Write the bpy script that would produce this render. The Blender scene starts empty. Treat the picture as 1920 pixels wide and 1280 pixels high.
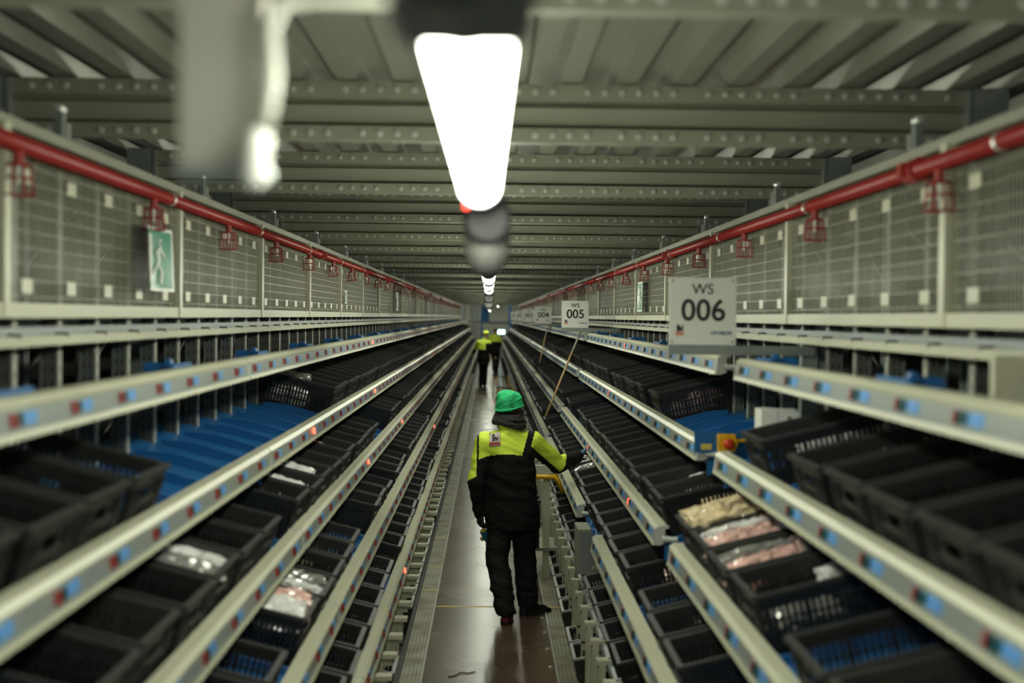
import bpy, bmesh, math, random
from mathutils import Vector, Matrix, noise
from mathutils.bvhtree import BVHTree

S = bpy.context.scene
C = S.collection
PI = math.pi
F_PX = 2350.0
EYE = 2.31
TH = 0.0105

# ---------------------------------------------------------------- camera, world, exposure
fc = Vector((-42, 47, -F_PX)).normalized()
u = Vector((math.sin(TH), math.cos(TH), 0)); u = (u - fc * u.dot(fc)).normalized()
rc = fc.cross(u).normalized()
R = Matrix((rc, fc, u)).to_3x3()          # rows = world x,y,z axes expressed in camera axes
cam = bpy.data.cameras.new('camera'); cam_ob = bpy.data.objects.new('camera', cam); C.objects.link(cam_ob)
cam_ob.matrix_world = Matrix.Translation((0, 0, EYE)) @ R.to_4x4()
cam.sensor_width = 36; cam.lens = F_PX * 36 / 1920
cam.clip_start = 0.05; cam.clip_end = 300
cam.dof.use_dof = True; cam.dof.focus_distance = 10.8; cam.dof.aperture_fstop = 1.55
S.camera = cam_ob
w = bpy.data.worlds.new('world'); S.world = w; w.use_nodes = True
w.node_tree.nodes['Background'].inputs[0].default_value = (0.8, 0.9, 0.7, 1)
w.node_tree.nodes['Background'].inputs[1].default_value = 0.02
S.view_settings.view_transform = 'Standard'; S.view_settings.look = 'None'
S.view_settings.gamma = 1.0; S.view_settings.use_curve_mapping = False
S.view_settings.exposure = 0.95
LAMP_STRENGTH = 17.0

# ---------------------------------------------------------------- materials
def mat(name, col, rough=.5, metal=0.0, emit=None, estr=0.0, var=0.0, vscale=6.0, bump=0.0, bscale=40.0, alpha=None, spec=None, coat=0.0):
    m = bpy.data.materials.new(name); m.use_nodes = True
    nt = m.node_tree; b = nt.nodes['Principled BSDF']
    b.inputs['Base Color'].default_value = (*col, 1); b.inputs['Roughness'].default_value = rough
    b.inputs['Metallic'].default_value = metal
    if spec is not None: b.inputs['Specular IOR Level'].default_value = spec
    if coat: b.inputs['Coat Weight'].default_value = coat
    if emit: b.inputs['Emission Color'].default_value = (*emit, 1); b.inputs['Emission Strength'].default_value = estr
    if alpha is not None: b.inputs['Alpha'].default_value = alpha
    tc = nt.nodes.new('ShaderNodeTexCoord')
    if var:
        n = nt.nodes.new('ShaderNodeTexNoise'); n.inputs['Scale'].default_value = vscale; n.inputs['Detail'].default_value = 5
        nt.links.new(tc.outputs['Object'], n.inputs['Vector'])
        mx = nt.nodes.new('ShaderNodeMix'); mx.data_type = 'RGBA'
        mx.inputs[6].default_value = (*[c * (1 - var) for c in col], 1); mx.inputs[7].default_value = (*[min(1, c * (1 + var)) for c in col], 1)
        nt.links.new(n.outputs['Fac'], mx.inputs[0]); nt.links.new(mx.outputs[2], b.inputs['Base Color'])
    if bump:
        n = nt.nodes.new('ShaderNodeTexNoise'); n.inputs['Scale'].default_value = bscale; n.inputs['Detail'].default_value = 3
        nt.links.new(tc.outputs['Object'], n.inputs['Vector'])
        bp = nt.nodes.new('ShaderNodeBump'); bp.inputs['Strength'].default_value = bump; bp.inputs['Distance'].default_value = .01
        nt.links.new(n.outputs['Fac'], bp.inputs['Height']); nt.links.new(bp.outputs['Normal'], b.inputs['Normal'])
    return m

M = {}
M['deck'] = mat('deck_steel', (.25, .25, .20), .32, .35, var=.12, vscale=3)
M['beam'] = mat('beam_steel', (.32, .32, .245), .45, .25, var=.10, vscale=5)
M['cream'] = mat('cream_paint', (.55, .545, .40), .38, 0, var=.06)
M['upright'] = mat('galvanised_upright', (.40, .41, .37), .45, .4, var=.15, vscale=20)
M['galv'] = mat('galvanised_steel', (.30, .33, .32), .4, .5, var=.15, vscale=20)
M['railface'] = mat('silver_rail_face', (.40, .44, .42), .3, .45, var=.05)
M['web'] = mat('shaded_upright_web', (.14, .15, .14), .5, .3)  # upright steel again, darkened for the side turned away from the light
M['alu'] = mat('aluminium_rail', (.60, .62, .56), .3, .35, var=.05)
M['cap'] = mat('rail_end_cap', (.52, .54, .50), .5)
M['blue'] = mat('blue_paint', (.010, .115, .33), .38, 0, var=.12)
M['crate'] = mat('black_plastic', (.014, .0145, .014), .38, 0, var=.7, vscale=14, bump=.15)
M['rim'] = mat('black_plastic_rim', (.036, .037, .034), .5, 0, spec=.35, var=.3, vscale=30)
M['rimlight'] = mat('lit_tone_crate_rim', (.28, .29, .26), .35)  # floor-tier rims: the light they catch is put into the colour
M['red'] = mat('red_paint', (.34, .028, .022), .30, 0)
M['dispred'] = mat('red_lens', (.33, .035, .03), .3)
M['displit'] = mat('lit_red_lens', (.9, .1, .06), .3, emit=(1, .10, .05), estr=2.2)
M['dispdark'] = mat('dark_display', (.01, .03, .04), .2)
M['dispteal'] = mat('teal_button', (.01, .09, .10), .3)
M['displabel'] = mat('blue_label', (.12, .33, .70), .35)
M['sheet'] = None
M['wire'] = mat('dull_cream_wire', (.36, .355, .26), .4)
M['lamphouse'] = mat('lamp_housing', (.10, .10, .09), .5)
M['lens'] = mat('lamp_diffuser', (.9, .9, .9), .5, emit=(.96, 1, .83), estr=LAMP_STRENGTH)
M['grey'] = mat('grey_plastic', (.20, .20, .18), .5)
M['duct'] = mat('duct_plastic', (.40, .39, .33), .5)
M['dark'] = mat('dark_plastic', (.025, .025, .025), .55)
M['wood'] = mat('pale_wood', (.48, .33, .15), .5, var=.2, vscale=15)
M['white'] = mat('white_board', (.80, .81, .74), .35)
M['ink'] = mat('black_ink', (.015, .014, .014), .5)
M['yellow'] = mat('yellow_paint', (.75, .42, .01), .35)
M['buttonred'] = mat('red_button', (.6, .05, .01), .3)
M['wallc'] = mat('wall_paint', (.16, .16, .13), .7, var=.1)
M['backwall'] = mat('end_wall_paint', (.35, .36, .30), .7, var=.1)
M['darkvoid'] = mat('dark_side_wall', (.03, .03, .028), .8)
M['concrete'] = mat('concrete', (.06, .058, .05), .7, var=.2)
M['tape'] = mat('yellow_tape', (.62, .48, .10), .5)
M['green'] = mat('sign_green', (.0, .22, .12), .3)
M['hivis'] = mat('hi_vis_fabric', (.74, .92, .07), .65, var=.08, vscale=20, bump=.4, bscale=30, emit=(.5, .8, .03), estr=0.0)
M['jblack'] = mat('black_fabric', (.0085, .0085, .008), .85, spec=.25, var=.25, vscale=12, bump=.5, bscale=30)
M['trouser'] = mat('dark_trousers', (.011, .013, .011), .8, spec=.3, var=.25, vscale=12, bump=.5, bscale=30)
M['scarf'] = mat('scarf_wool', (.025, .022, .020), .85, var=.3, vscale=40, bump=.8, bscale=60)
M['beanie'] = mat('green_wool', (.025, .52, .19), .8, var=.12, vscale=30, bump=.5, bscale=160)
M['skin'] = mat('brown_skin', (.06, .028, .016), .5)
M['skin2'] = mat('light_skin', (.50, .27, .17), .5)
M['shoe'] = mat('black_leather', (.012, .012, .012), .45)
M['shoered'] = mat('red_heel', (.18, .015, .012), .5)
M['gloveblue'] = mat('blue_glove_fabric', (.03, .12, .24), .6, var=.2, vscale=30)
M['glovedark'] = mat('dark_glove_fabric', (.012, .012, .013), .7)
M['teal'] = mat('teal_plastic', (.01, .10, .17), .4)
M['patch'] = mat('badge_cloth', (.62, .55, .52), .7)
M['patchred'] = mat('badge_red', (.45, .10, .08), .7)
M['lettering'] = mat('badge_lettering', (.25, .02, .04), .7)
M['optblue'] = mat('blue_lettering', (.12, .22, .34), .5)
M['logored'] = mat('red_logo_base', (.70, .30, .25), .5)
M['led'] = mat('red_indicator', (.8, .02, .01), .3, emit=(1, .03, .01), estr=1.0)
M['screen'] = mat('lit_screen', (.5, .8, .9), .3, emit=(.6, .95, 1), estr=3.0)
M['bluelit'] = mat('blue_gate_paint', (.06, .22, .50), .4)
M['pinkpack'] = mat('pink_packaging', (.80, .46, .40), .16, var=.4, vscale=25, coat=.5)
M['whitepack'] = mat('white_packaging', (.85, .82, .76), .15, var=.35, vscale=22, coat=.6)
M['tanpack'] = mat('tan_packaging', (.95, .66, .42), .16, var=.35, vscale=18, coat=.5)
M['clearpack'] = mat('silver_packaging', (.30, .30, .28), .15, .3, var=.5, vscale=40)
M['cablewhite'] = mat('white_cable', (.30, .30, .25), .4)

def sheet_mat():
    m = bpy.data.materials.new('clear_sheet'); m.use_nodes = True; nt = m.node_tree
    for n in list(nt.nodes): nt.nodes.remove(n)
    out = nt.nodes.new('ShaderNodeOutputMaterial'); tr = nt.nodes.new('ShaderNodeBsdfTransparent')
    p = nt.nodes.new('ShaderNodeBsdfPrincipled'); p.inputs['Base Color'].default_value = (.11, .115, .09, 1); p.inputs['Roughness'].default_value = .22
    mx = nt.nodes.new('ShaderNodeMixShader')
    tc = nt.nodes.new('ShaderNodeTexCoord'); n = nt.nodes.new('ShaderNodeTexNoise'); n.inputs['Scale'].default_value = 2.2; n.inputs['Detail'].default_value = 5
    mp = nt.nodes.new('ShaderNodeMapRange'); mp.inputs[1].default_value = .3; mp.inputs[2].default_value = .75; mp.inputs[3].default_value = .02; mp.inputs[4].default_value = .30
    nt.links.new(tc.outputs['Object'], n.inputs['Vector']); nt.links.new(n.outputs['Fac'], mp.inputs[0]); nt.links.new(mp.outputs[0], mx.inputs[0])
    nt.links.new(tr.outputs[0], mx.inputs[1]); nt.links.new(p.outputs[0], mx.inputs[2]); nt.links.new(mx.outputs[0], out.inputs[0])
    return m
M['sheet'] = sheet_mat()

def floor_mat():
    m = mat('plywood_floor', (.085, .048, .030), .3)
    nt = m.node_tree; b = nt.nodes['Principled BSDF']; tc = nt.nodes.new('ShaderNodeTexCoord')
    n = nt.nodes.new('ShaderNodeTexNoise'); n.inputs['Scale'].default_value = 2.5; n.inputs['Detail'].default_value = 8; n.inputs['Roughness'].default_value = .65
    nt.links.new(tc.outputs['Object'], n.inputs['Vector'])
    cr = nt.nodes.new('ShaderNodeValToRGB'); cr.color_ramp.elements[0].position = .3; cr.color_ramp.elements[0].color = (.060, .033, .021, 1)
    cr.color_ramp.elements[1].position = .75; cr.color_ramp.elements[1].color = (.17, .12, .08, 1)
    nt.links.new(n.outputs['Fac'], cr.inputs[0])
    # sheet joints across the aisle every 1.22 m
    sx = nt.nodes.new('ShaderNodeSeparateXYZ'); nt.links.new(tc.outputs['Object'], sx.inputs[0])
    md = nt.nodes.new('ShaderNodeMath'); md.operation = 'MODULO'; md.inputs[1].default_value = 1.22; nt.links.new(sx.outputs[1], md.inputs[0])
    lt = nt.nodes.new('ShaderNodeMath'); lt.operation = 'LESS_THAN'; lt.inputs[1].default_value = .008; nt.links.new(md.outputs[0], lt.inputs[0])
    mx = nt.nodes.new('ShaderNodeMix'); mx.data_type = 'RGBA'; mx.inputs[7].default_value = (.02, .012, .009, 1)
    nt.links.new(lt.outputs[0], mx.inputs[0]); nt.links.new(cr.outputs[0], mx.inputs[6]); nt.links.new(mx.outputs[2], b.inputs['Base Color'])
    n2 = nt.nodes.new('ShaderNodeTexNoise'); n2.inputs['Scale'].default_value = 1.5; n2.inputs['Detail'].default_value = 3
    nt.links.new(tc.outputs['Object'], n2.inputs['Vector'])
    mp = nt.nodes.new('ShaderNodeMapRange'); mp.inputs[3].default_value = .20; mp.inputs[4].default_value = .33
    nt.links.new(n2.outputs['Fac'], mp.inputs[0]); nt.links.new(mp.outputs[0], b.inputs['Roughness']); b.inputs['Coat Weight'].default_value = .35; b.inputs['Coat Roughness'].default_value = .25
    return m
M['floor'] = floor_mat()

def perf_mat():
    m = mat('perforated_strip', (.32, .31, .25), .45, .3)
    nt = m.node_tree; b = nt.nodes['Principled BSDF']; tc = nt.nodes.new('ShaderNodeTexCoord')
    mp = nt.nodes.new('ShaderNodeMapping'); mp.inputs['Scale'].default_value = (38, 38, 38); nt.links.new(tc.outputs['Object'], mp.inputs[0])
    v = nt.nodes.new('ShaderNodeTexVoronoi'); v.inputs['Scale'].default_value = 1; v.inputs['Randomness'].default_value = 0; nt.links.new(mp.outputs[0], v.inputs['Vector'])
    lt = nt.nodes.new('ShaderNodeMath'); lt.operation = 'LESS_THAN'; lt.inputs[1].default_value = .26; nt.links.new(v.outputs['Distance'], lt.inputs[0])
    n = nt.nodes.new('ShaderNodeTexNoise'); n.inputs['Scale'].default_value = 5; n.inputs['Detail'].default_value = 6; nt.links.new(tc.outputs['Object'], n.inputs['Vector'])
    cr = nt.nodes.new('ShaderNodeValToRGB'); cr.color_ramp.elements[0].position = .35; cr.color_ramp.elements[0].color = (.20, .17, .11, 1)
    cr.color_ramp.elements[1].position = .6; cr.color_ramp.elements[1].color = (.36, .35, .27, 1); nt.links.new(n.outputs['Fac'], cr.inputs[0])
    mx = nt.nodes.new('ShaderNodeMix'); mx.data_type = 'RGBA'; mx.inputs[7].default_value = (.06, .055, .045, 1)
    nt.links.new(lt.outputs[0], mx.inputs[0]); nt.links.new(cr.outputs[0], mx.inputs[6]); nt.links.new(mx.outputs[2], b.inputs['Base Color'])
    return m
M['perf'] = perf_mat()

def holes_mat(nm='perforated_upright', colr=(.42, .43, .36, 1)):
    m = mat(nm, (.40, .41, .37), .45, .35)
    nt = m.node_tree; b = nt.nodes['Principled BSDF']; tc = nt.nodes.new('ShaderNodeTexCoord')
    sx = nt.nodes.new('ShaderNodeSeparateXYZ'); nt.links.new(tc.outputs['Object'], sx.inputs[0])
    def op(o, a, b_=None):
        n = nt.nodes.new('ShaderNodeMath'); n.operation = o
        for i, q in enumerate((a, b_)):
            if q is None: continue
            if isinstance(q, (int, float)): n.inputs[i].default_value = q
            else: nt.links.new(q, n.inputs[i])
        return n.outputs[0]
    zz = op('LESS_THAN', op('MODULO', sx.outputs[2], .05), .022)
    fy = op('MULTIPLY', op('LESS_THAN', op('ABSOLUTE', sx.outputs[1]), .0045), op('LESS_THAN', sx.outputs[0], .007))
    wx = op('MAXIMUM', op('LESS_THAN', op('ABSOLUTE', op('SUBTRACT', sx.outputs[0], .022)), .0035), op('LESS_THAN', op('ABSOLUTE', op('SUBTRACT', sx.outputs[0], .046)), .0035))
    hole = op('MULTIPLY', zz, op('MAXIMUM', fy, wx))
    mx = nt.nodes.new('ShaderNodeMix'); mx.data_type = 'RGBA'; mx.inputs[6].default_value = colr; mx.inputs[7].default_value = (.03, .03, .03, 1)
    nt.links.new(hole, mx.inputs[0]); nt.links.new(mx.outputs[2], b.inputs['Base Color'])
    return m
M['holes'] = holes_mat()
M['hweb'] = holes_mat('shaded_perforated_web', (.13, .14, .125, 1))  # web sides of the upright, their shade put into the colour

# ---------------------------------------------------------------- helpers
class MB:
    def __init__(s): s.v = []; s.f = []; s.m = []; s.mats = []
    def mi(s, m):
        if m not in s.mats: s.mats.append(m)
        return s.mats.index(m)
    def add(s, vs, fs, m):
        o = len(s.v); s.v += [tuple(p) for p in vs]; i = s.mi(m)
        for f in fs: s.f.append(tuple(o + k for k in f)); s.m.append(i)
    def box(s, x0, x1, y0, y1, z0, z1, m):
        s.add([(x0, y0, z0), (x1, y0, z0), (x1, y1, z0), (x0, y1, z0), (x0, y0, z1), (x1, y0, z1), (x1, y1, z1), (x0, y1, z1)],
              [(0, 3, 2, 1), (4, 5, 6, 7), (0, 1, 5, 4), (1, 2, 6, 5), (2, 3, 7, 6), (3, 0, 4, 7)], m)
    def prism(s, prof, y0, y1, m, axis='y', caps=True):
        """prof: list of (a,b); extruded along axis. y: (x,z); x: (y,z); z: (x,y)"""
        n = len(prof)
        def P(a, b, t): return (a, t, b) if axis == 'y' else ((t, a, b) if axis == 'x' else (a, b, t))
        vs = [P(a, b, y0) for a, b in prof] + [P(a, b, y1) for a, b in prof]
        fs = [(i, (i + 1) % n, n + (i + 1) % n, n + i) for i in range(n)]
        if caps: fs += [tuple(range(n - 1, -1, -1)), tuple(range(n, 2 * n))]
        s.add(vs, fs, m)
    def sheet(s, prof, y0, y1, m, axis='y'):
        n = len(prof)
        def P(a, b, t): return (a, t, b) if axis == 'y' else ((t, a, b) if axis == 'x' else (a, b, t))
        vs = [P(a, b, y0) for a, b in prof] + [P(a, b, y1) for a, b in prof]
        s.add(vs, [(i, i + 1, n + i + 1, n + i) for i in range(n - 1)], m)
    def tube(s, pts, r, m, n=8, caps=True):
        pts = [Vector(p) for p in pts]; o = []
        rs = r if isinstance(r, (list, tuple)) else [r] * len(pts)
        vs = []; prev = None
        for i, p in enumerate(pts):
            d = (pts[min(i + 1, len(pts) - 1)] - pts[max(i - 1, 0)]).normalized()
            if prev is None:
                a = Vector((0, 0, 1)) if abs(d.z) < .9 else Vector((1, 0, 0))
                x = d.cross(a).normalized()
            else:
                x = (prev - d * prev.dot(d)).normalized()
            prev = x; y = d.cross(x)
            for k in range(n):
                t = 2 * PI * k / n; vs.append(p + (x * math.cos(t) + y * math.sin(t)) * rs[i])
        fs = []
        for i in range(len(pts) - 1):
            for k in range(n):
                fs.append((i * n + k, i * n + (k + 1) % n, (i + 1) * n + (k + 1) % n, (i + 1) * n + k))
        if caps: fs += [tuple(range(n - 1, -1, -1)), tuple(range((len(pts) - 1) * n, len(pts) * n))]
        s.add(vs, fs, m)
    def mesh(s, name, smooth=False):
        me = bpy.data.meshes.new(name); me.from_pydata(s.v, [], s.f)
        for m in s.mats: me.materials.append(m)
        me.polygons.foreach_set('material_index', s.m)
        if smooth: me.polygons.foreach_set('use_smooth', [True] * len(s.f))
        me.update()
        return me
    def build(s, name, parent=None, smooth=False, **kw):
        return obj(name, s.mesh(name, smooth), parent, **kw)

def obj(name, me, parent=None, label=None, cat=None, group=None, kind=None, loc=None, rot=None):
    o = bpy.data.objects.new(name, me); C.objects.link(o)
    if parent is not None: o.parent = parent
    if loc is not None: o.location = loc
    if rot is not None: o.rotation_euler = rot
    tag(o, label, cat, group, kind)
    return o
def tag(o, label=None, cat=None, group=None, kind=None):
    if label: o['label'] = label
    if cat: o['category'] = cat
    if group: o['group'] = group
    if kind: o['kind'] = kind
    return o
def empty(name, label, cat, loc=(0, 0, 0), rot=(0, 0, 0), group=None):
    return obj(name, None, None, label, cat, group, None, loc, rot)
_O = 'zeroth first second third fourth fifth sixth seventh eighth ninth tenth eleventh twelfth thirteenth fourteenth fifteenth sixteenth seventeenth eighteenth nineteenth twentieth'.split()
def nth(n):
    if n <= 20: return _O[n]
    return '%d%s' % (n, {1: 'st', 2: 'nd', 3: 'rd'}.get(n % 10 if n % 100 not in (11, 12, 13) else 0, 'th'))
def px(X, Y, Z):
    """picture position of a point, for leaving out what stands outside the frame"""
    p = R.transposed() @ Vector((X, Y, Z - EYE))
    if p.z > -.05: return None
    return 960 + F_PX * p.x / -p.z, 640 - F_PX * p.y / -p.z
rnd = random.Random(7)

# ---------------------------------------------------------------- the setting
XW = 3.1
mb = MB(); mb.box(-XW, XW, -4, 76, -.12, -.012, M['concrete'])
mb.build('floor', kind='structure')
mb = MB(); mb.box(-.41, .46, -4, 75.9, -.011, 0, M['floor'])
mb.build('floor_walkway', kind='structure')
for sx, (a, b) in (('left', (-.545, -.41)), ('right', (.46, .60))):
    mb = MB(); mb.box(a, b, -4, 70, -.011, .004, M['perf'])
    e = -.415 if sx == 'left' else .455
    mb.box(e, e + .010, -4, 70, -.009, .012, M['alu'])
    mb.build('trim_1' if sx == 'left' else 'trim_2', kind='structure')
for sx, a, b in (('left', -XW - .1, -XW), ('right', XW, XW + .1)):
    mb = MB(); mb.box(a, b, -4, 76, 0, 3.3, M['darkvoid']); mb.build('wall_' + sx, kind='structure')
mb = MB(); mb.box(-XW, XW, 76, 76.1, 0, 3.3, M['backwall'])
for x in (-1.75, -1.0, 2.2): mb.box(x, x + .18, 75.85, 76, 0, 3.3, M['galv'])
mb.box(-3, 3, 75.9, 76, 2.0, 2.12, M['galv'])
mb.build('wall_back', kind='structure')
mb = MB(); mb.box(-XW, XW, -4.1, -4, 0, 3.3, M['wallc']); mb.build('wall_front', kind='structure')
# ceiling: trapezoidal steel deck, ribs along the aisle
prof = []; x = -XW; p = .21; zc = 3.19
while x < XW:
    prof += [(x, zc), (x + .075, zc), (x + .10, zc + .055), (x + .185, zc + .055)]
    x += p
prof += [(XW, zc), (XW, zc + .12), (-XW, zc + .12)]
mb = MB(); mb.prism(prof, -4, 76, M['deck'], caps=False)
mb.build('ceiling', kind='structure')

# ceiling beams: sigma profile with bolts, shared mesh
def beam_mesh():
    mb = MB()
    z0, z1 = 2.965, 3.185
    # (y,z) profile seen from the camera (y smaller is nearer)
    pr = [(0, z0), (0, z0 + .055), (.05, z0 + .062), (.03, z0 + .072), (.022, z1 - .085), (.05, z1 - .072), (.05, z1 - .064), (0, z1 - .060), (0, z1), (.06, z1), (.06, z1 - .006), (.008, z1 - .006), (.008, z1 - .055), (.058, z1 - .060), (.058, z1 - .075),
          (.030, z1 - .088), (.038, z0 + .075), (.058, z0 + .062), (.008, z0 + .045), (.008, z0 + .006), (.06, z0 + .006), (.06, z0)]
    mb.prism(pr, -1.8, 1.8, M['beam'], axis='x')
    x = -1.72
    i = 0
    while x < 1.75:
        for zz, skip in ((z0 + .027, 5), (z1 - .03, 7)):
            if i % skip in (3,) : continue
            vs = []; n = 6
            for k in range(n): vs.append((x + .011 * math.cos(k * PI / 3), -.008, zz + .011 * math.sin(k * PI / 3)))
            for k in range(n): vs.append((x + .013 * math.cos(k * PI / 3), .001, zz + .013 * math.sin(k * PI / 3)))
            mb.add(vs, [tuple(range(n))] + [(k, k + n, (k + 1) % n + n, (k + 1) % n) for k in range(n)], M['alu'])
        x += .065; i += 1
    # end plates bolted to the columns
    for sx in (-1, 1):
        mb.box(min(sx * 1.8, sx * 1.815), max(sx * 1.8, sx * 1.815), -.01, .08, z0 - .02, z1, M['galv'])
    return mb.mesh('ceiling_beam')
bm_ = beam_mesh()
BY = [4.73 + 2.05 * k for k in range(-4, 34)]
nb = 0
for y in BY:
    o = obj('ceiling_beam', bm_, None, None, None, None, None, (0, y, 0))
    if y > 4: nb += 1; tag(o, 'grey bolted steel beam across the ceiling, %s from the camera' % nth(nb), 'beam', 'ceiling beams across the aisle')
    else: tag(o, 'grey steel ceiling beam beside or behind the camera', 'beam', 'ceiling beams above the camera')
# columns behind the racks carrying the beams
cm = MB(); cm.box(-.05, .05, -.05, .05, 0, 3.19, M['galv']); cm.box(-.065, .065, -.05, -.04, 0, 3.19, M['galv']); cm.box(-.065, .065, .04, .05, 0, 3.19, M['galv'])
cme = cm.mesh('rack_column')
for sx in (-1, 1):
    n = 0
    for y in BY:
        if y < 2: continue
        n += 1
        obj('rack_column', cme, None, 'dark steel column behind the %s mesh panels, %s from the camera' % ('left' if sx < 0 else 'right', nth(n)), 'column', 'columns behind the racks', None, (sx * 1.885, y + .03, 0))

# ---------------------------------------------------------------- lamps
def make_lamp(y0, z, x, L, label, group='tube lamps down the aisle ceiling', lit=True):
    r = empty('tube_lamp', label, 'lamp', (x, y0, z), (0, 0, 0), group)
    mb = MB(); pr = [(-.026, .068), (-.026, .085), (.026, .085), (.026, .068)]
    mb.prism(pr, -.10, L + .10, M['lamphouse']); mb.build('housing', r)
    mb = MB(); pr = []
    for k in range(19):
        t = PI * .83 + PI * 1.34 * k / 18; pr.append((.048 * math.cos(t), .045 + .045 * math.sin(t)))
    mb.prism(pr, 0, L, M['lens']); mb.build('diffuser', r)
    for a, b in ((-.10, 0), (L, L + .10)):
        mb = MB(); pr = [(.052 * math.cos(2 * PI * k / 20), .045 + .049 * math.sin(2 * PI * k / 20)) for k in range(20)]
        mb.prism(pr, a, b, M['lamphouse']); mb.build('end_cap', r)
    for yy in (.2, L - .2):
        mb = MB(); mb.tube([(0, yy, .07), (0, yy, 3.2 - z)], .004, M['galv'], 6); mb.build('hanger', r)
    return r
near_lamp = make_lamp(1.16, 2.56, -.026, 1.70, 'large glowing tube lamp hanging nearest the camera')
mb = MB(); mb.tube([(-.030, 1.705, .006), (-.030, 1.705, -.006)], .007, M['led'], 10); mb.build('indicator_light', near_lamp)
mb = MB(); mb.prism([(-.062, .004), (-.062, .10), (.062, .10), (.062, .004), (.05, -.004), (-.05, -.004)], -.26, -.012, M['lamphouse']); mb.build('connector_box', near_lamp)
mb = MB(); mb.tube([(-.012, -.19, -.004), (-.012, -.19, -.024)], .020, M['beam'], 12); mb.build('cable_gland', near_lamp)
lampY = [3.35, 5.40, 8.2, 10.25, 12.3, 15.6, 19.7, 23.8, 27.9, 32, 36.1, 40.2, 44.3, 48.4, 52.5, 56.6, 60.7, 66, 71]
for i, y in enumerate(lampY):
    make_lamp(y, 2.555, -.01, 1.52, 'glowing tube lamp over the aisle, %s behind the nearest lamp' % nth(i + 1))
for i, (x, y) in enumerate(((-2.4, 64.5), (2.4, 64.5), (-2.4, 70), (2.4, 70), (-2.4, 73.5), (.52, 73.5))):  # hidden lamps added to brighten the end wall; only the last is in view
    make_lamp(y, 2.9, x, 1.52, 'tube lamp beyond the rack ends, %s of six, most added to light the end wall' % nth(i + 1), 'lamps beyond the rack ends, mostly added for light')
for y in (-3.2, -1.0):
    make_lamp(y, 2.555, -.01, 1.52, 'tube lamp over the aisle behind the camera', 'tube lamps behind the camera')
# hanging capsule-shaped sounders: dark round front, grey body
def make_sounder(y, z, label):
    r = empty('hanging_sounder', label, 'sounder', (-.008, y, z), (0, 0, 0), 'hanging sounders under the lamps')
    mb = MB(); N = 24
    pts = [(0, 0, -.055), (0, 0, -.052), (0, 0, -.04), (0, 0, -.02), (0, 0, .005), (0, 0, .10), (0, 0, .13)]
    rs = [.004, .02, .038, .05, .056, .056, .045]
    mb.tube(pts, rs, M['grey'], N); mb.build('body', r, smooth=True)
    mb = MB(); mb.tube([(0, -.045, .072), (0, -.060, .072), (0, -.066, .072)], [.058, .058, .045], M['dark'], N); mb.build('round_cover', r)
    mb = MB(); mb.tube([(0, 0, .13), (0, 0, 3.2 - z)], .006, M['galv'], 6); mb.build('hanger', r)
make_sounder(2.99, 2.462, 'dark and grey round sounder hanging at the far end of the nearest lamp')
make_sounder(13.95, 2.44, 'small grey round sounder hanging further down the lamp row')

# drop duct and its white cable close to the camera
r = empty('hanging_cable_duct', 'blurred grey flat duct hanging from the ceiling left of the nearest lamp', 'duct', (-.300, 1.42, 2.475))
mb = MB(); mb.box(-.046, .046, -.02, .02, 0, .72, M['duct']); mb.build('duct_cover', r)
mb = MB(); mb.box(-.050, .050, -.022, .022, -.012, 0, M['galv']); mb.build('duct_end', r)
mb = MB()
mb.tube([(-0.040, 1.40, 2.632), (-0.072, 1.39, 2.652), (-0.132, 1.39, 2.660), (-0.192, 1.39, 2.660), (-0.232, 1.385, 2.652), (-0.244, 1.38, 2.62), (-0.240, 1.38, 2.57), (-0.246, 1.38, 2.53), (-0.254, 1.38, 2.50)], .0095, M['cablewhite'], 10)
cb = mb.build('power_cable', None, True, label='white blurred power cable looping from the nearest lamp down the hanging duct', cat='cable')
mb = MB(); mb.tube([(-0.253, 1.38, 2.510), (-0.255, 1.38, 2.50), (-0.261, 1.38, 2.455), (-0.262, 1.38, 2.447)], [.010, .014, .014, .008], M['white'], 12); mb.build('plug', cb, True)

# ---------------------------------------------------------------- rack geometry
LV = {  # level: (X of rail, z of rail) per side
    'left': {1: (1.07, 2.067), 2: (.97, 1.672), 3: (.825, 1.312), 4: (.665, .98), 5: (.545, .655)},
    'right': {1: (1.08, 2.094), 2: (.995, 1.688), 3: (.80, 1.286), 4: (.64, .955), 5: (.60, .50)},
}
PITCH = .41
SEG = 8.2
SIDE = {'left': -1, 'right': 1}
TILT = math.radians(14)
TIER = {1: 'top tier', 2: 'second tier', 3: 'third tier', 4: 'fourth tier', 5: 'fifth tier', 6: 'floor tier'}
def segs(side):
    """(start of the first lane, number of lanes) for each rack section, near to far"""
    out = []
    if side == 'right':
        out.append((5.43 - 17 * PITCH, 17))
        for k in range(7): out.append((5.87 + SEG * k, 19))
    else:
        a = 3.5 + .41 * 5          # 5.55
        out.append((a - 18 * PITCH, 18))
        for k in range(7): out.append((a + SEG * k, 20))
    return out

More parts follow.
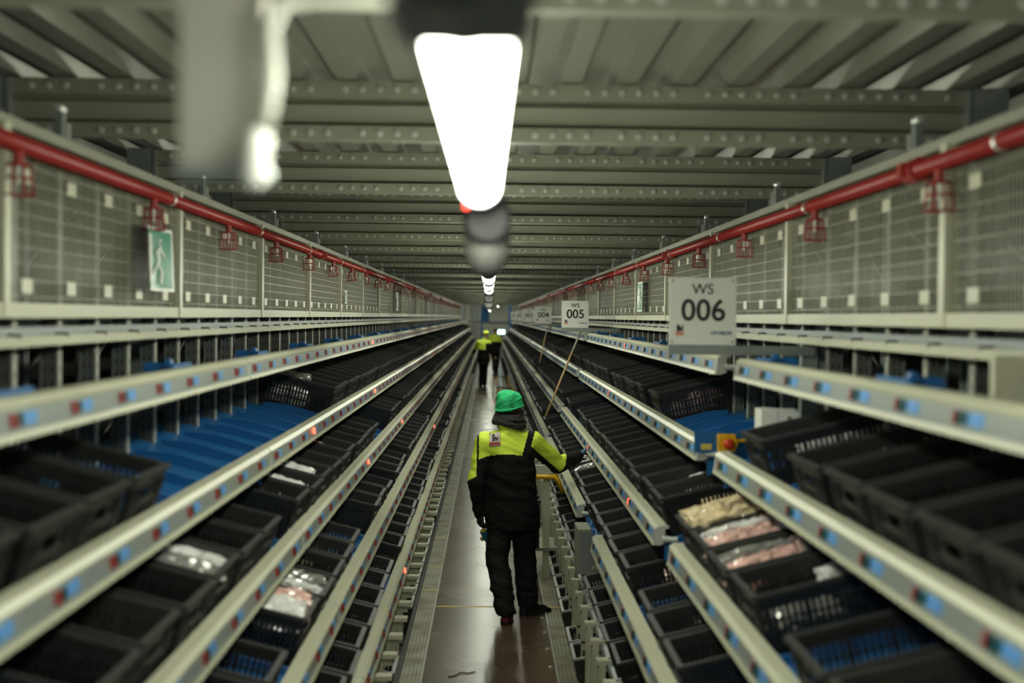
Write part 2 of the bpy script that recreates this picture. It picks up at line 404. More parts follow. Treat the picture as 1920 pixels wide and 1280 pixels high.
# --- pick-to-light rail
def rail_prof(s):
    # (x,z), front toward the aisle: x negative = toward aisle when s=+1
    return [(s * a, b) for a, b in [(-.012, -.038), (-.004, .030), (.012, .040), (.045, .040), (.045, .030), (.030, .026), (.030, -.030), (.012, -.038)]]
def disp_mesh(s, lit):
    mb = MB()
    def pad(y0, y1, z0, z1, t, m):
        if s < 0: y0, y1 = -y1, -y0
        # a pad lying on the slanted face
        def fx(z): return -.012 + (z + .038) / .068 * .008
        a = [(s * (fx(z0) - t), y0, z0), (s * (fx(z0) - t), y1, z0), (s * (fx(z1) - t), y1, z1), (s * (fx(z1) - t), y0, z1)]
        b = [(s * (fx(z0) + .001), y0, z0), (s * (fx(z0) + .001), y1, z0), (s * (fx(z1) + .001), y1, z1), (s * (fx(z1) + .001), y0, z1)]
        mb.add(a + b, [(0, 1, 2, 3), (0, 4, 5, 1), (1, 5, 6, 2), (2, 6, 7, 3), (3, 7, 4, 0)], m)
    q = 1 if s > 0 else 1
    pad(.070, .088, -.017, .015, .010, M['displit'] if lit else M['dispred'])
    pad(.042, .070, -.015, .015, .009, M['dispdark'])
    pad(.018, .042, -.014, .014, .007, M['dispteal'])
    pad(-.075, .012, -.017, .014, .0025, M['displabel'])
    return mb.mesh('display')
DM = {(s, l): disp_mesh(s, l) for s in (-1, 1) for l in (0, 1)}
def build_rails(side):
    s = SIDE[side]
    for lv in (1, 2, 3, 4, 5):
        if side == 'right' and lv == 5: continue
        X, Z = LV[side][lv]
        sg = segs(side)
        if (side, lv) == ('right', 4): sg = [(7.52 - 10 * PITCH, 10), (13.66 - 12 * PITCH, 12)] + sg[2:]
        for k, (y0, n) in enumerate(sg):
            L = n * PITCH
            y_end = y0 + L - (.0 if side == 'left' else -.02)
            r = empty('pick_light_rail', 'silver rail of red and blue displays, %s rack, %s, %s section away' % (side, TIER[lv], nth(k + 1)), 'display rail', (s * X, y0, Z), (0, 0, 0), 'display rails on the %s rack' % side)
            mb = MB(); mb.prism(rail_prof(s), .012, L - .012, M['railface']); mb.build('profile', r)
            # cream top lip and bottom lip
            mb = MB()
            mb.prism([(s * q, t) for q, t in ((-.008, .022), (-.010, .030), (.004, .046), (.050, .046), (.050, .040), (.010, .040))], .012, L - .012, M['cream'])
            mb.prism([(s * q, t) for q, t in ((-.016, -.030), (-.020, -.046), (.012, -.048), (.012, -.038), (-.011, -.036))], .012, L - .012, M['cream']); mb.build('edge_strip', r)
            for yy in (0, L - .012):
                mb = MB(); mb.prism([(px_ * 1.25, pz_ * 1.18) for px_, pz_ in rail_prof(s)], yy, yy + .012, M['cap']); mb.build('end_cap', r)
            if side == 'right':
                mb = MB(); a, b = sorted((s * .03, s * .03 + s * .05))
                mb.tube([(s * .02, -.03, -.01), (s * .09, -.05, -.01)], .014, M['cap'], 10); mb.build('bracket', r)
            lits = {('left', 2, 1): (3, 12), ('right', 3, 1): (2, 9), ('right', 2, 1): (10,), ('right', 1, 1): (9,), ('left', 5, 1): (6,), ('left', 3, 1): (7, 15), ('left', 1, 1): (14,), ('left', 4, 2): (3,)}.get((side, lv, k), ())
            if k <= 2:
                for i in range(n):
                    yy = (i + .5) * PITCH
                    if px(s * X, y0 + yy, Z) is None: continue
                    q = px(s * X, y0 + yy, Z)
                    if not (-90 < q[0] < 2010 and q[1] < 1360): continue
                    l = 1 if i in lits else 0
                    obj('display', DM[(s, l)], r, 'glowing red display' if l else None, loc=(0, yy, 0))
            else:
                mb = MB(); me = DM[(s, 0)]
                for i in range(n):
                    for f in me.polygons:
                        mb.add([(v[0], v[1] + (i + .5) * PITCH, v[2]) for v in (me.vertices[q].co for q in f.vertices)], [tuple(range(len(f.vertices)))], me.materials[f.material_index])
                mb.build('display', r, kind='stuff')
build_rails('left'); build_rails('right')

# --- blue flow shelves
def shelf_len(side, lv):
    X = LV[side].get(lv, (.55, 0))[0]
    return 1.46 - X - .05 if lv <= 5 else .6
def build_shelves(side):
    s = SIDE[side]
    for lv in (2, 3, 4, 5):
        X, Z = LV[side][lv]; X += .055
        Ls = 1.45 - X
        for k, (y0, n) in enumerate(segs(side)):
            L = n * PITCH
            r = empty('flow_shelf', 'blue sloping flow shelf, %s rack, %s, %s section away' % (side, TIER[lv], nth(k + 1)), 'shelf', (s * X, y0, Z - .045), (0, 0, 0), 'blue flow shelves of the %s rack' % side)
            t = math.tan(TILT)
            full = .60 * math.cos(TILT)
            Ld = max(Ls, full) if lv > 1 else Ls
            bl = M['galv'] if (side, lv) == ('right', 5) else M['blue']
            mb = MB()
            Pn = [(0, -.012), (0, 0), (Ld, t * Ld), (Ld, t * Ld - .012)]
            mb.prism([(s * a, b) for a, b in Pn], .004, L - .004, bl)
            mb.build('deck', r)
            # front stop strip with small lugs
            mb = MB(); a, b = sorted((0, s * -.008)); mb.box(a, b, .004, L - .004, -.02, .018, bl)
            for i in range(0 if (side, lv) == ('right', 5) else n):
                for q in (-.1, .1):
                    a, b = sorted((s * -.012, s * .0)); mb.box(a, b, (i + .5) * PITCH + q - .012, (i + .5) * PITCH + q + .012, .018, .035, bl)
            mb.build('front_stop', r)
            kx = .26
            def divider(yy, mb):
                P_ = [(.0, .0), (0, .028), (kx, kx * t + .040), (min(Ls, Ld) - .01, kx * t + .040 + (min(Ls, Ld) - .01 - kx) * math.tan(math.radians(5))), (min(Ls, Ld) - .01, (min(Ls, Ld) - .01) * t)]
                if Ls > .55:  P_ = [(0, 0), (0, .028), (.45, .45 * t + .028), (min(Ls, Ld) - .01, (min(Ls, Ld) - .01) * t + .01), (min(Ls, Ld) - .01, (min(Ls, Ld) - .01) * t)]
                mb.prism([(s * a, b) for a, b in P_], yy - .004, yy + .004, bl)
                # rolled top bead
                for a, b in zip(P_[1:3], P_[2:4]):
                    mb.tube([(s * a[0], yy, a[1]), (s * b[0], yy, b[1])], .0065, bl, 6)
            if k <= 1:
                dm = MB(); divider(0, dm); dme = dm.mesh('lane_divider')
                for i in range(0 if k else 6, n + 1):
                    yy = min(max(i * PITCH, .006), L - .006)
                    obj('lane_divider', dme, r, loc=(0, yy, 0))
            else:
                mb = MB()
                for i in range(n + 1): divider(min(max(i * PITCH, .006), L - .006), mb)
                mb.build('lane_divider', r, kind='stuff')
            # side plates
            for yy in (-.006, L - .002):
                mb = MB(); mb.prism([(s * a, b) for a, b in [(-.02, -.07), (-.02, -.005), (.30, .30 * t + .0), (Ls, Ls * t), (Ls, Ls * t - .07)]], yy, yy + .008, bl); mb.build('side_plate', r)
build_shelves('left'); build_shelves('right')
# blue bracket plates standing on the top tier between uprights
for side, s in SIDE.items():
    mb = MB(); mb.prism([(s * 0, 0), (s * .01, .030), (s * .09, .036), (s * .12, .03), (s * .12, 0)], -.004, .004, M['blue'])
    mb.box(min(0, s * .02), max(0, s * .02), -.05, .22, 0, .028, M['blue']); mb.tube([(s * .03, -.02, .035), (s * .03, .012, .035)], .013, M['blue'], 10)
    bme = mb.mesh('shelf_bracket')
    n = 0
    for i in range(30):
        y = 2.9 + i * 1.64 + (0 if side == 'left' else .5)
        n += 1
        obj('shelf_bracket', bme, None, 'small blue bracket above the top display rail, %s rack, %s from the camera' % (side, nth(n)), 'bracket', 'blue brackets above the top rails', None, (s * 1.125, y, LV[side][1][1] + .03))

# --- uprights
mb = MB()
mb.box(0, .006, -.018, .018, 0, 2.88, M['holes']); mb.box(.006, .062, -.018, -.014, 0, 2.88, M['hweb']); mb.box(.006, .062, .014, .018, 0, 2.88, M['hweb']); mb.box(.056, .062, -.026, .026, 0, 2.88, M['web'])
ume = mb.mesh('rack_upright')
for side, s in SIDE.items():
    n = 0; ys = []
    for k, (y0, m) in enumerate(segs(side)):
        for i in range(m + (1 if side == 'right' else 0)): ys.append(y0 + i * PITCH)
    ys = [y for y in ys if y > 1.2][:147]
    for y in ys:
        n += 1
        obj('rack_upright', ume, None, 'grey perforated upright of the %s rack, %s from the camera' % (side, nth(n)), 'upright', 'perforated uprights of the %s rack' % side, None, (s * 1.47, y, 0), (0, 0, 0 if s > 0 else PI))
# rear structure: second row of dark posts and cross braces, deep inside the racks
mb = MB(); mb.box(-.04, .04, -.04, .04, 0, 3.1, M['galv'])
for q in range(5): mb.tube([(0, 0, .3 + q * .55), (0, 1.0, .75 + q * .55)], .012, M['galv'], 6)
rme = mb.mesh('rear_post')
for side, s in SIDE.items():
    for i in range(56):
        obj('rear_post', rme, None, 'dark braced rear post seen deep between the uprights of the %s rack' % side, 'post', 'rear posts of the %s rack' % side, None, (s * 2.35, 2.2 + i * 1.025, 0))
# backing rail at rear of the racks (storage shelves in the dark)
for side, s in SIDE.items():
    for q, z in enumerate((.55, 1.05, 1.55, 2.25)):
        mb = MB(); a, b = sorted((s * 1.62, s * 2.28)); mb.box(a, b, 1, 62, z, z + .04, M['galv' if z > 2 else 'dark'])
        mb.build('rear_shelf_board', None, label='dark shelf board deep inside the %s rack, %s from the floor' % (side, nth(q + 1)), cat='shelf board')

# ---------------------------------------------------------------- crates
CL, CW, CH = .60, .360, .22
def crate_mesh(pale=False, slots=True):
    mb = MB(); m = M['crate']
    tp = .016
    def ring(z, grow=0, L=CL, W=CW):
        k = tp * (1 - z / CH)
        return [(k - grow, -W / 2 + k - grow), (L - k + grow, -W / 2 + k - grow), (L - k + grow, W / 2 - k + grow), (k - grow, W / 2 - k + grow)]
    def band(z0, z1, g0, g1):
        a = ring(z0, g0); b = ring(z1, g1)
        ai = ring(z0, g0 - .006); bi = ring(z1, g1 - .006)
        vs = [(*p, z0) for p in a] + [(*p, z1) for p in b] + [(*p, z0) for p in ai] + [(*p, z1) for p in bi]
        fs = []
        for i in range(4):
            j = (i + 1) % 4
            fs += [(i, j, 4 + j, 4 + i), (8 + j, 8 + i, 12 + i, 12 + j), (4 + i, 4 + j, 12 + j, 12 + i), (j, i, 8 + i, 8 + j)]
        mb.add(vs, fs, m)
    a = ring(0); vs = [(*p, 0) for p in a] + [(*p, .006) for p in a]
    mb.add(vs, [(3, 2, 1, 0), (4, 5, 6, 7), (0, 1, 5, 4), (1, 2, 6, 5), (2, 3, 7, 6), (3, 0, 4, 7)], m)
    if not slots:
        band(.004, CH, 0, 0); return mb.mesh('crate')
    zs = [.004, .035, .043, .082, .090, .128, .136, .185, CH]
    for i in range(0, len(zs) - 1):
        if i % 2 == 0 and i not in (0, len(zs) - 2) : continue
        if i in (1, 3, 5): band(zs[i], zs[i + 1], .002, .002)
    band(.004, .018, .002, .002); band(.172, CH - .012, 0, 0)
    # slotted long sides and ribs
    for sy in (-1, 1):
        n = 26
        for i in range(n + 1):
            x = .03 + (CL - .06) * i / n
            y1 = sy * (CW / 2 - .002); y0 = sy * (CW / 2 - tp + .001)
            ww = .0115 if i % 6 else .018
            vs = []
            for z, y in ((.016, y0), (.175, sy * (CW / 2 - tp * .2))):
                vs += [(x - ww / 2, y - sy * .006, z), (x + ww / 2, y - sy * .006, z), (x + ww / 2, y, z), (x - ww / 2, y, z)]
            mb.add(vs, [(0, 1, 5, 4), (1, 2, 6, 5), (2, 3, 7, 6), (3, 0, 4, 7)], m)
    # ends: solid panels with a hand hole, outer ribs
    for e in (0, 1):
        def E(x, y, z):
            k = tp * (1 - z / CH); xx = x + k
            return (xx if e == 0 else CL - xx, y * (1 - 2 * k / CW), z)
        W2 = CW / 2 - .001
        def panel(y0, y1, z0, z1, x0=.001, x1=.007):
            vs = [E(x0, y0, z0), E(x0, y1, z0), E(x0, y1, z1), E(x0, y0, z1), E(x1, y0, z0), E(x1, y1, z0), E(x1, y1, z1), E(x1, y0, z1)]
            mb.add(vs, [(0, 1, 2, 3), (4, 7, 6, 5), (0, 4, 5, 1), (1, 5, 6, 2), (2, 6, 7, 3), (3, 7, 4, 0)], m)
        panel(-W2, W2, .004, .140); panel(-W2, -.055, .140, .174); panel(.055, W2, .140, .174)
        panel(-.075, .075, .132, .140, -.010, .007)
        for y in (-.165, -.135, -.105, .105, .135, .165): panel(y - .003, y + .003, .006, .180, -.008, .002)
        for y in (-.06, -.03, 0, .03, .06): panel(y - .002, y + .002, .006, .118, -.004, .002)
        for z in (.03, .075): panel(-W2, W2, z, z + .005, -.006, .002)
    return mb.mesh('crate')
def rim_mesh(m):
    mb = MB()
    for g0, g1, z0, z1 in ((-.012, .010, CH - .014, CH),):
        o0 = [(-g1, -CW / 2 - g1 * .45), (CL + g1, -CW / 2 - g1 * .45), (CL + g1, CW / 2 + g1 * .45), (-g1, CW / 2 + g1 * .45)]
        i0 = [(.010, -CW / 2 + .010), (CL - .010, -CW / 2 + .010), (CL - .010, CW / 2 - .010), (.010, CW / 2 - .010)]
        vs = [(*p, z0) for p in o0] + [(*p, z1) for p in o0] + [(*p, z0) for p in i0] + [(*p, z1) for p in i0]
        fs = []
        for i in range(4):
            j = (i + 1) % 4
            fs += [(i, j, 4 + j, 4 + i), (8 + j, 8 + i, 12 + i, 12 + j), (4 + i, 4 + j, 12 + j, 12 + i), (j, i, 8 + i, 8 + j)]
        mb.add(vs, fs, m)
    return mb.mesh('rim')
CM = crate_mesh(); RM = rim_mesh(M['rim']); RL = rim_mesh(M['rimlight'])
def crate_xf(side, lv, y, push=0.0):
    s = SIDE[side]
    if lv == 6:
        return Matrix.Translation((s * .575, y, .03)) @ Matrix.Rotation(0 if s > 0 else PI, 4, 'Z') @ Matrix.Rotation(-math.radians(10), 4, 'Y')
    X, Z = LV[side][lv]; X += .055 + .010 + push
    z = Z - .045 + .003 + push * math.tan(TILT)
    tl = TILT
    return Matrix.Translation((s * X, y, z)) @ Matrix.Rotation(0 if s > 0 else PI, 4, 'Z') @ Matrix.Rotation(-tl, 4, 'Y')
spots = []
EMP = {  # (side, level, section): empty lane indices
    ('right', 2, 1): {0, 1, 2, 3, 5, 11}, ('right', 3, 1): {14, 15, 18}, ('right', 4, 1): set(),
    ('right', 2, 0): {16, 14}, ('right', 3, 0): {12}, ('right', 4, 0): {13},
    ('left', 2, 0): {14, 15, 16, 17}, ('left', 2, 1): {0, 1, 2, 3, 4, 5}, ('left', 3, 0): {17},
    ('left', 3, 1): {10, 11, 12, 16}, ('left', 4, 0): {15}, ('left', 4, 1): {3, 4, 8, 12}, ('left', 5, 0): set(), ('left', 5, 1): {5}, ('right', 5, 1): {5, 6, 11},
}
for side in ('left', 'right'):
    for lv in (2, 3, 4, 5, 6):
        for k, (y0, n) in enumerate(segs(side)):
            em = EMP.get((side, lv, k))
            for i in range(n):
                if em is None:
                    if rnd.random() < (.14 if lv < 5 else .1 if lv == 5 else .35): continue
                elif i in em: continue
                y = y0 + (i + .5) * PITCH
                if y < 1.5: continue
                T = crate_xf(side, lv, y, rnd.uniform(0, .02))
                # keep only crates that some corner brings into the picture
                vis = False
                for c in ((0, -.18, CH), (0, .18, CH), (.6, .18, CH), (0, .18, 0), (.3, .18, .1)):
                    q = px(*(T @ Vector(c)))
                    if q and -40 < q[0] < 1960 and q[1] < 1300: vis = True
                if vis: spots.append((y, side, lv, k, i, T))
spots.sort(key=lambda a: a[0])
count = {}
crates = {}
proto = None
for idx, (y, side, lv, k, i, T) in enumerate(spots[:300]):
    c = count[(side, lv)] = count.get((side, lv), 0) + 1
    o = obj('crate', CM, None, 'black slotted plastic crate, %s rack, %s, %s crate from the camera' % (side, TIER[lv], nth(c)), 'crate', 'black crates on the %s rack, %s' % (side, TIER[lv]))
    o.matrix_world = T
    rm = obj('rim', RL if lv == 6 else RM, o, 'rim coloured pale as if lit' if lv == 6 else None)
    crates[(side, lv, k, i)] = (o, T, c)
# the rest, far down the aisle, as one mass
mb = MB(); lowc = crate_mesh(slots=False)
for (y, side, lv, k, i, T) in spots[300:]:
    for me in (lowc, RM):
        vs = [T @ v.co for v in me.vertices]
        mb.add(vs, [tuple(f.vertices) for f in me.polygons], M['crate'] if me is lowc else M['rim'])
mb.build('distant_crates', None, label='rows of black plastic crates far down both racks', cat='crates', kind='stuff')

# ---------------------------------------------------------------- packages inside some crates
def pack_mesh(seed, m, lx, ly, lz):
    bm = bmesh.new(); bmesh.ops.create_cube(bm, size=1)
    bmesh.ops.subdivide_edges(bm, edges=bm.edges, cuts=11, use_grid_fill=True)
    for v in bm.verts:
        p = v.co.copy(); p = p * (1 - .18 * (abs(p.x) * 2) ** 4 * 0 ) 
        f = 1 - .55 * max(abs(p.x), abs(p.y)) ** 3 * 4
        q = Vector((p.x * lx, p.y * ly, p.z * lz * max(.15, f)))
        q += noise.noise_vector(Vector((p.x * 5 + seed, p.y * 5, p.z * 3))) * .013 + noise.noise_vector(Vector((p.x * 14 + seed, p.y * 14, p.z * 6))) * .012
        v.co = q
    me = bpy.data.meshes.new('package'); bm.to_mesh(me); bm.free(); me.materials.append(m)
    return me
packs = {c: [pack_mesh(j * 3 + i, M[c],   .26, .155, .095) for i in range(2)] for j, c in enumerate(('tanpack', 'pinkpack', 'whitepack', 'clearpack'))}
def place(side, lv, k, i, items, zone):
    if (side, lv, k, i) not in crates: return
    o, T, c = crates[(side, lv, k, i)]
    nm = {'tanpack': 'tan wrapped', 'pinkpack': 'pink and white wrapped', 'whitepack': 'white wrapped', 'clearpack': 'shiny silver wrapped'}
    for j, (lx, ly, lz, m, rz) in enumerate(items):
        me = packs[m][j % 2]
        p = obj('package', me, None, '%s package in %s rack crate, %s, %s from camera, %s inside' % (nm[m], side, TIER[lv].replace(' tier', '') + ' tier', nth(c), nth(j + 1)), 'package', 'packages lying in the crates')
        p.matrix_world = T @ Matrix.Translation((lx, ly, lz + (.03 if lz > .1 else .01))) @ Matrix.Rotation(rz, 4, 'Z') @ Matrix.Rotation(rnd.uniform(-.25, .25), 4, 'X')
full = lambda m, z, m2=None: [(.15, -.085, z, m, .2), (.15, .085, z, m2 or m, 1.3 - 1.2), (.42, -.085, z, m2 or m, -.2), (.42, .085, z, m, .15)]
place('right', 3, 0, 16, full('tanpack', .175) + [(.22, -.02, .20, 'tanpack', .6), (.40, .05, .20, 'whitepack', -.4)], 0)
place('right', 3, 0, 15, full('pinkpack', .15, 'whitepack'), 0)
place('right', 3, 0, 14, full('pinkpack', .14, 'clearpack'), 0)
place('right', 3, 0, 13, [(.40, .05, .13, 'whitepack', .1), (.15, -.05, .06, 'clearpack', 0)], 0)
place('right', 3, 0, 10, [(.35, 0, .07, 'whitepack', .1), (.15, 0, .06, 'tanpack', .3)], 0)
place('right', 2, 0, 15, [(.30, -.05, .10, 'whitepack', .1), (.45, .06, .09, 'tanpack', .2)], 0)
place('right', 2, 0, 13, [(.35, 0, .09, 'whitepack', .1)], 0)
place('right', 2, 1, 4, [(.35, -.08, .12, 'pinkpack', .1), (.2, -.06, .07, 'whitepack', 0)], 0)
place('right', 3, 1, 0, [(.35, .03, .10, 'tanpack', .1), (.2, -.09, .06, 'whitepack', .0)], 0)
place('right', 3, 1, 1, [(.33, .03, .12, 'whitepack', .1)], 0)
place('right', 4, 1, 0, [(.3, -.08, .09, 'pinkpack', .0)], 0)
place('right', 4, 1, 9, full('clearpack', .14, 'whitepack'), 0)
place('right', 4, 1, 10, full('whitepack', .14, 'clearpack'), 0)
place('right', 4, 0, 16, [(.3, .0, .05, 'clearpack', .1)], 0)
place('right', 3, 1, 17, [(.2, -.08, .1, 'whitepack', .1)], 0)
place('left', 2, 1, 6, [(.33, -.05, .16, 'clearpack', .1), (.30, .08, .08, 'whitepack', 0)], 0)
place('left', 3, 0, 14, full('whitepack', .14, 'clearpack'), 0)
place('left', 3, 1, 2, [(.2, .02, .14, 'whitepack', 0), (.45, .02, .14, 'clearpack', 0)], 0)
place('left', 3, 1, 1, [(.2, .02, .12, 'whitepack', 0)], 0)
place('left', 3, 0, 16, [(.3, -.06, .07, 'pinkpack', 0)], 0)
place('left', 3, 1, 5, [(.3, .0, .12, 'pinkpack', 0)], 0)
place('left', 3, 0, 12, [(.2, .06, .07, 'tanpack', 0), (.42, .05, .07, 'whitepack', 0)], 0)
place('left', 4, 0, 17, full('clearpack', .15, 'whitepack'), 0)
place('left', 4, 0, 16, full('pinkpack', .16, 'whitepack'), 0)
place('left', 4, 1, 1, [(.3, -.07, .08, 'tanpack', 0)], 0)
place('left', 4, 1, 2, [(.3, -.07, .08, 'whitepack', 0)], 0)
place('left', 5, 0, 14, [(.3, -.07, .08, 'pinkpack', 0), (.15, -.07, .06, 'whitepack', 0)], 0)
place('left', 5, 1, 2, [(.3, -.04, .13, 'clearpack', 0)], 0)
place('left', 5, 1, 8, [(.3, .0, .10, 'pinkpack', 0)], 0)

# ---------------------------------------------------------------- kick posts with arms beside the walkway
mb = MB()
mb.box(0, .035, -.035, .035, 0, .46, M['cream']); mb.box(-.006, .0, -.045, .045, 0, .44, M['cream']); mb.box(-.012, .145, -.036, .036, .455, .478, M['cream']); mb.box(.035, .12, -.006, .006, .41, .46, M['cream'])
mb.box(-.012, -.006, -.03, .03, .445, .475, M['cream'])
kme = mb.mesh('guide_post')
for side, s in SIDE.items():
    n = 0
    for k, (y0, m) in enumerate(segs(side)):
        for i in range(m):
            y = y0 + i * PITCH
            if y < 3.3 or y > 40: continue
            n += 1
            obj('guide_post', kme, None, 'low cream post with flat arm, foot of %s rack, %s from camera' % (side, nth(n)), 'guide post', 'low guide posts of the %s rack' % side, None, (.605 if s > 0 else -.625, y, 0))

# ---------------------------------------------------------------- mesh panels, pipes, trays
def panel_meshes():
    W, Z0, Z1 = 2.05, 2.335, 2.80
    fr = MB(); m = M['cream']
    fr.box(-.02, .02, 0, W, Z0 - .045, Z0, m); fr.box(-.015, .015, 0, W, Z1, Z1 + .03, m)
    wi = MB()
    y = .02
    while y < W - .01:
        wi.box(-.0015, .0015, y - .0019, y + .0019, Z0, Z1, M['wire']); y += .025
    z = Z0 + .02
    while z < Z1:
        wi.box(-.0045, -.0015, 0, W, z - .0013, z + .0013, M['wire']); z += .05
    cl = MB()
    for i in range(5):
        yy = .2 + i * PITCH
        for zz in (Z0 + .03, Z1 - .10): cl.box(-.007, -.0045, yy - .045, yy + .045, zz, zz + .045, m)
    po = MB(); po.box(-.025, .02, -.025, .025, Z0 - .045, Z1 + .06, m)
    sh = MB(); sh.add([(.02, .02, Z0), (.02, W - .02, Z0), (.02, W - .02, Z1), (.02, .02, Z1)], [(0, 1, 2, 3)], M['sheet'])
    c1 = MB(); c1.box(-.007, -.0045, -.045, .045, 0, .045, m)
    global CLIP; CLIP = (c1.mesh('clip_plate'), [(.2 + i * PITCH, zz) for i in range(5) for zz in (Z0 + .03, Z1 - .10)])
    return [('frame', fr.mesh('frame')), ('wire_grid', wi.mesh('wire_grid')), ('post', po.mesh('post')), ('clear_sheet', sh.mesh('clear_sheet'))]
PMs = panel_meshes()
for side, s in SIDE.items():
    off = 5.72 if side == 'left' else 5.92
    for n, k in enumerate(range(-2, 27)):
        r = empty('mesh_panel', 'cream wire mesh guard panel above the %s rack, %s from the camera' % (side, nth(n + 1)), 'guard panel', (s * 1.425, off + 2.05 * k, 0), (0, 0, 0), 'wire mesh guard panels')
        r.scale = (s, 1, 1)
        for nm, me in PMs: obj(nm, me, r)
        if n < 7:
            for yy, zz in CLIP[1]: obj('clip_plate', CLIP[0], r, loc=(0, yy, zz))
    Y0, Y1 = off - 4.1, off + 2.05 * 27
    mb = MB(); mb.box(s * 1.385 - .018, s * 1.385 + .018, Y0, Y1, 2.205, 2.235, M['cream'])
    mb.box(s * 1.42 - .004, s * 1.42 + .004, Y0, Y1, 2.232, 2.262, M['galv'])
    r = mb.build('cable_tray', None, label='cream cable tray running under the %s mesh panels' % side, cat='cable tray')
    mb = MB(); y = Y0
    while y < Y1: mb.box(s * 1.385 - .019, s * 1.385 + .019, y, y + .016, 2.228, 2.243, M['dark']); y += .41
    mb.build('tray_clips', r, kind='stuff')
    mb = MB(); mb.box(s * 1.43 - .018, s * 1.43 + .018, Y0, Y1, 2.852, 2.885, M['beam'])
    mb.build('top_rail', None, label='cream steel rail running above the %s red sprinkler pipe' % side, cat='rail')
    # pipe
    Xp = s * 1.375; Zp = 2.797; Ye = 60
    mb = MB(); mb.tube([(Xp, Y0, Zp), (Xp, Ye, Zp)], .026, M['red'], 16)
    r = mb.build('sprinkler_pipe', None, True, label='long red sprinkler pipe along the top of the %s mesh panels' % side, cat='pipe')
    for q, yy in enumerate((4.05 if s > 0 else 10.2, 9.6 if s > 0 else 16.4, 16 if s > 0 else 22.5, 22, 28.5, 35)):
        mb = MB(); mb.tube([(Xp, yy - .05, Zp), (Xp, yy + .05, Zp)], .040, M['red'], 14); mb.box(Xp - .055, Xp + .055, yy - .018, yy + .018, Zp - .022, Zp + .022, M['red']); mb.build('coupling', r)
    yy = 3.35
    while yy < 58:
        mb = MB(); mb.tube([(Xp, yy, Zp), (Xp, yy + .018, Zp)], .029, M['alu'], 12); mb.build('pipe_clip', r); yy += 2.05
    # sprinkler heads in wire cages
    mb = MB(); mb.tube([(0, 0, -.02), (0, 0, -.06)], .016, M['red'], 10); mb.tube([(0, 0, -.06), (0, 0, -.066)], .03, M['red'], 12)
    mb.tube([(0, 0, -.066), (0, 0, -.115)], .006, M['alu'], 6)
    neck = mb.mesh('sprinkler_neck')
    mb = MB()
    for z, rr in ((-.062, .036), (-.10, .041), (-.15, .046)):
        pts = [(rr * math.cos(2 * PI * k / 12), rr * math.sin(2 * PI * k / 12), z) for k in range(13)]
        mb.tube(pts, .0028, M['red'], 5, caps=False)
    for k in range(8):
        a = 2 * PI * k / 8; mb.tube([(.036 * math.cos(a), .036 * math.sin(a), -.062), (.046 * math.cos(a), .046 * math.sin(a), -.15)], .0028, M['red'], 5)
    cage = mb.mesh('wire_cage')
    n = 0; yy = (3.68 if s < 0 else 3.83)
    while yy < 58:
        n += 1
        t = obj('caged_sprinkler', neck, None, 'red sprinkler head in a wire cage, %s pipe, %s from the camera' % (side, nth(n)), 'sprinkler', 'caged sprinkler heads', None, (Xp, yy, Zp))
        obj('wire_cage', cage, t); yy += 1.47
    # hangers
    mb = MB(); mb.box(-.012, .012, -.02, .02, 0, .085, M['galv']); mb.box(-.03, .03, -.006, .006, .0, .05, M['alu']); mb.tube([(0, -.03, .10), (0, .03, .10)], .012, M['alu'], 8)
    hme = mb.mesh('rod_hanger'); n = 0; yy = 4.2
    while yy < 58:
        n += 1
        obj('rod_hanger', hme, None, 'small galvanised hanger over the %s pipe, %s from the camera' % (side, nth(n)), 'hanger', 'hangers over the sprinkler pipes', None, (s * 1.43, yy, 2.885)); yy += 2.05

# ---------------------------------------------------------------- writing
def text_mesh(txt, size, m, bold=0.0, align='CENTER', depth=.0):
    cu = bpy.data.curves.new('t', 'FONT'); cu.body = txt; cu.size = size; cu.align_x = align; cu.align_y = 'CENTER'; cu.offset = bold; cu.extrude = depth
    o = bpy.data.objects.new('t', cu); C.objects.link(o)
    dg = bpy.context.evaluated_depsgraph_get(); me = bpy.data.meshes.new_from_object(o.evaluated_get(dg))
    bpy.data.objects.remove(o); me.materials.clear(); me.materials.append(m)
    return me
LION = [(-.33, -.45), (-.38, -.36), (-.24, -.30), (-.20, -.12), (-.30, .02), (-.42, .05), (-.36, .20), (-.40, .34), (-.24, .46), (-.06, .44), (.02, .28), (.02, .08),
        (.16, .04), (.26, .06), (.34, .16), (.36, .30), (.26, .32), (.28, .42), (.44, .42), (.46, .14), (.38, -.02), (.40, -.14), (.34, -.24), (.44, -.42), (.30, -.42), (.22, -.20), (.10, -.42), (-.02, -.42), (.06, -.34), (.12, -.18), (-.04, -.16), (-.10, -.28), (-.06, -.42), (-.18, -.42)]
def lion(mb, cx, cz, sz, y, m):
    vs = [(cx + a * sz, y, cz + b * sz) for a, b in LION]
    bm = bmesh.new(); vv = [bm.verts.new(v) for v in vs]; f = bm.faces.new(vv); bmesh.ops.triangulate(bm, faces=[f])
    bm.verts.index_update(); mb.add([v.co[:] for v in bm.verts], [tuple(v.index for v in f.verts) for f in bm.faces], m); bm.free()
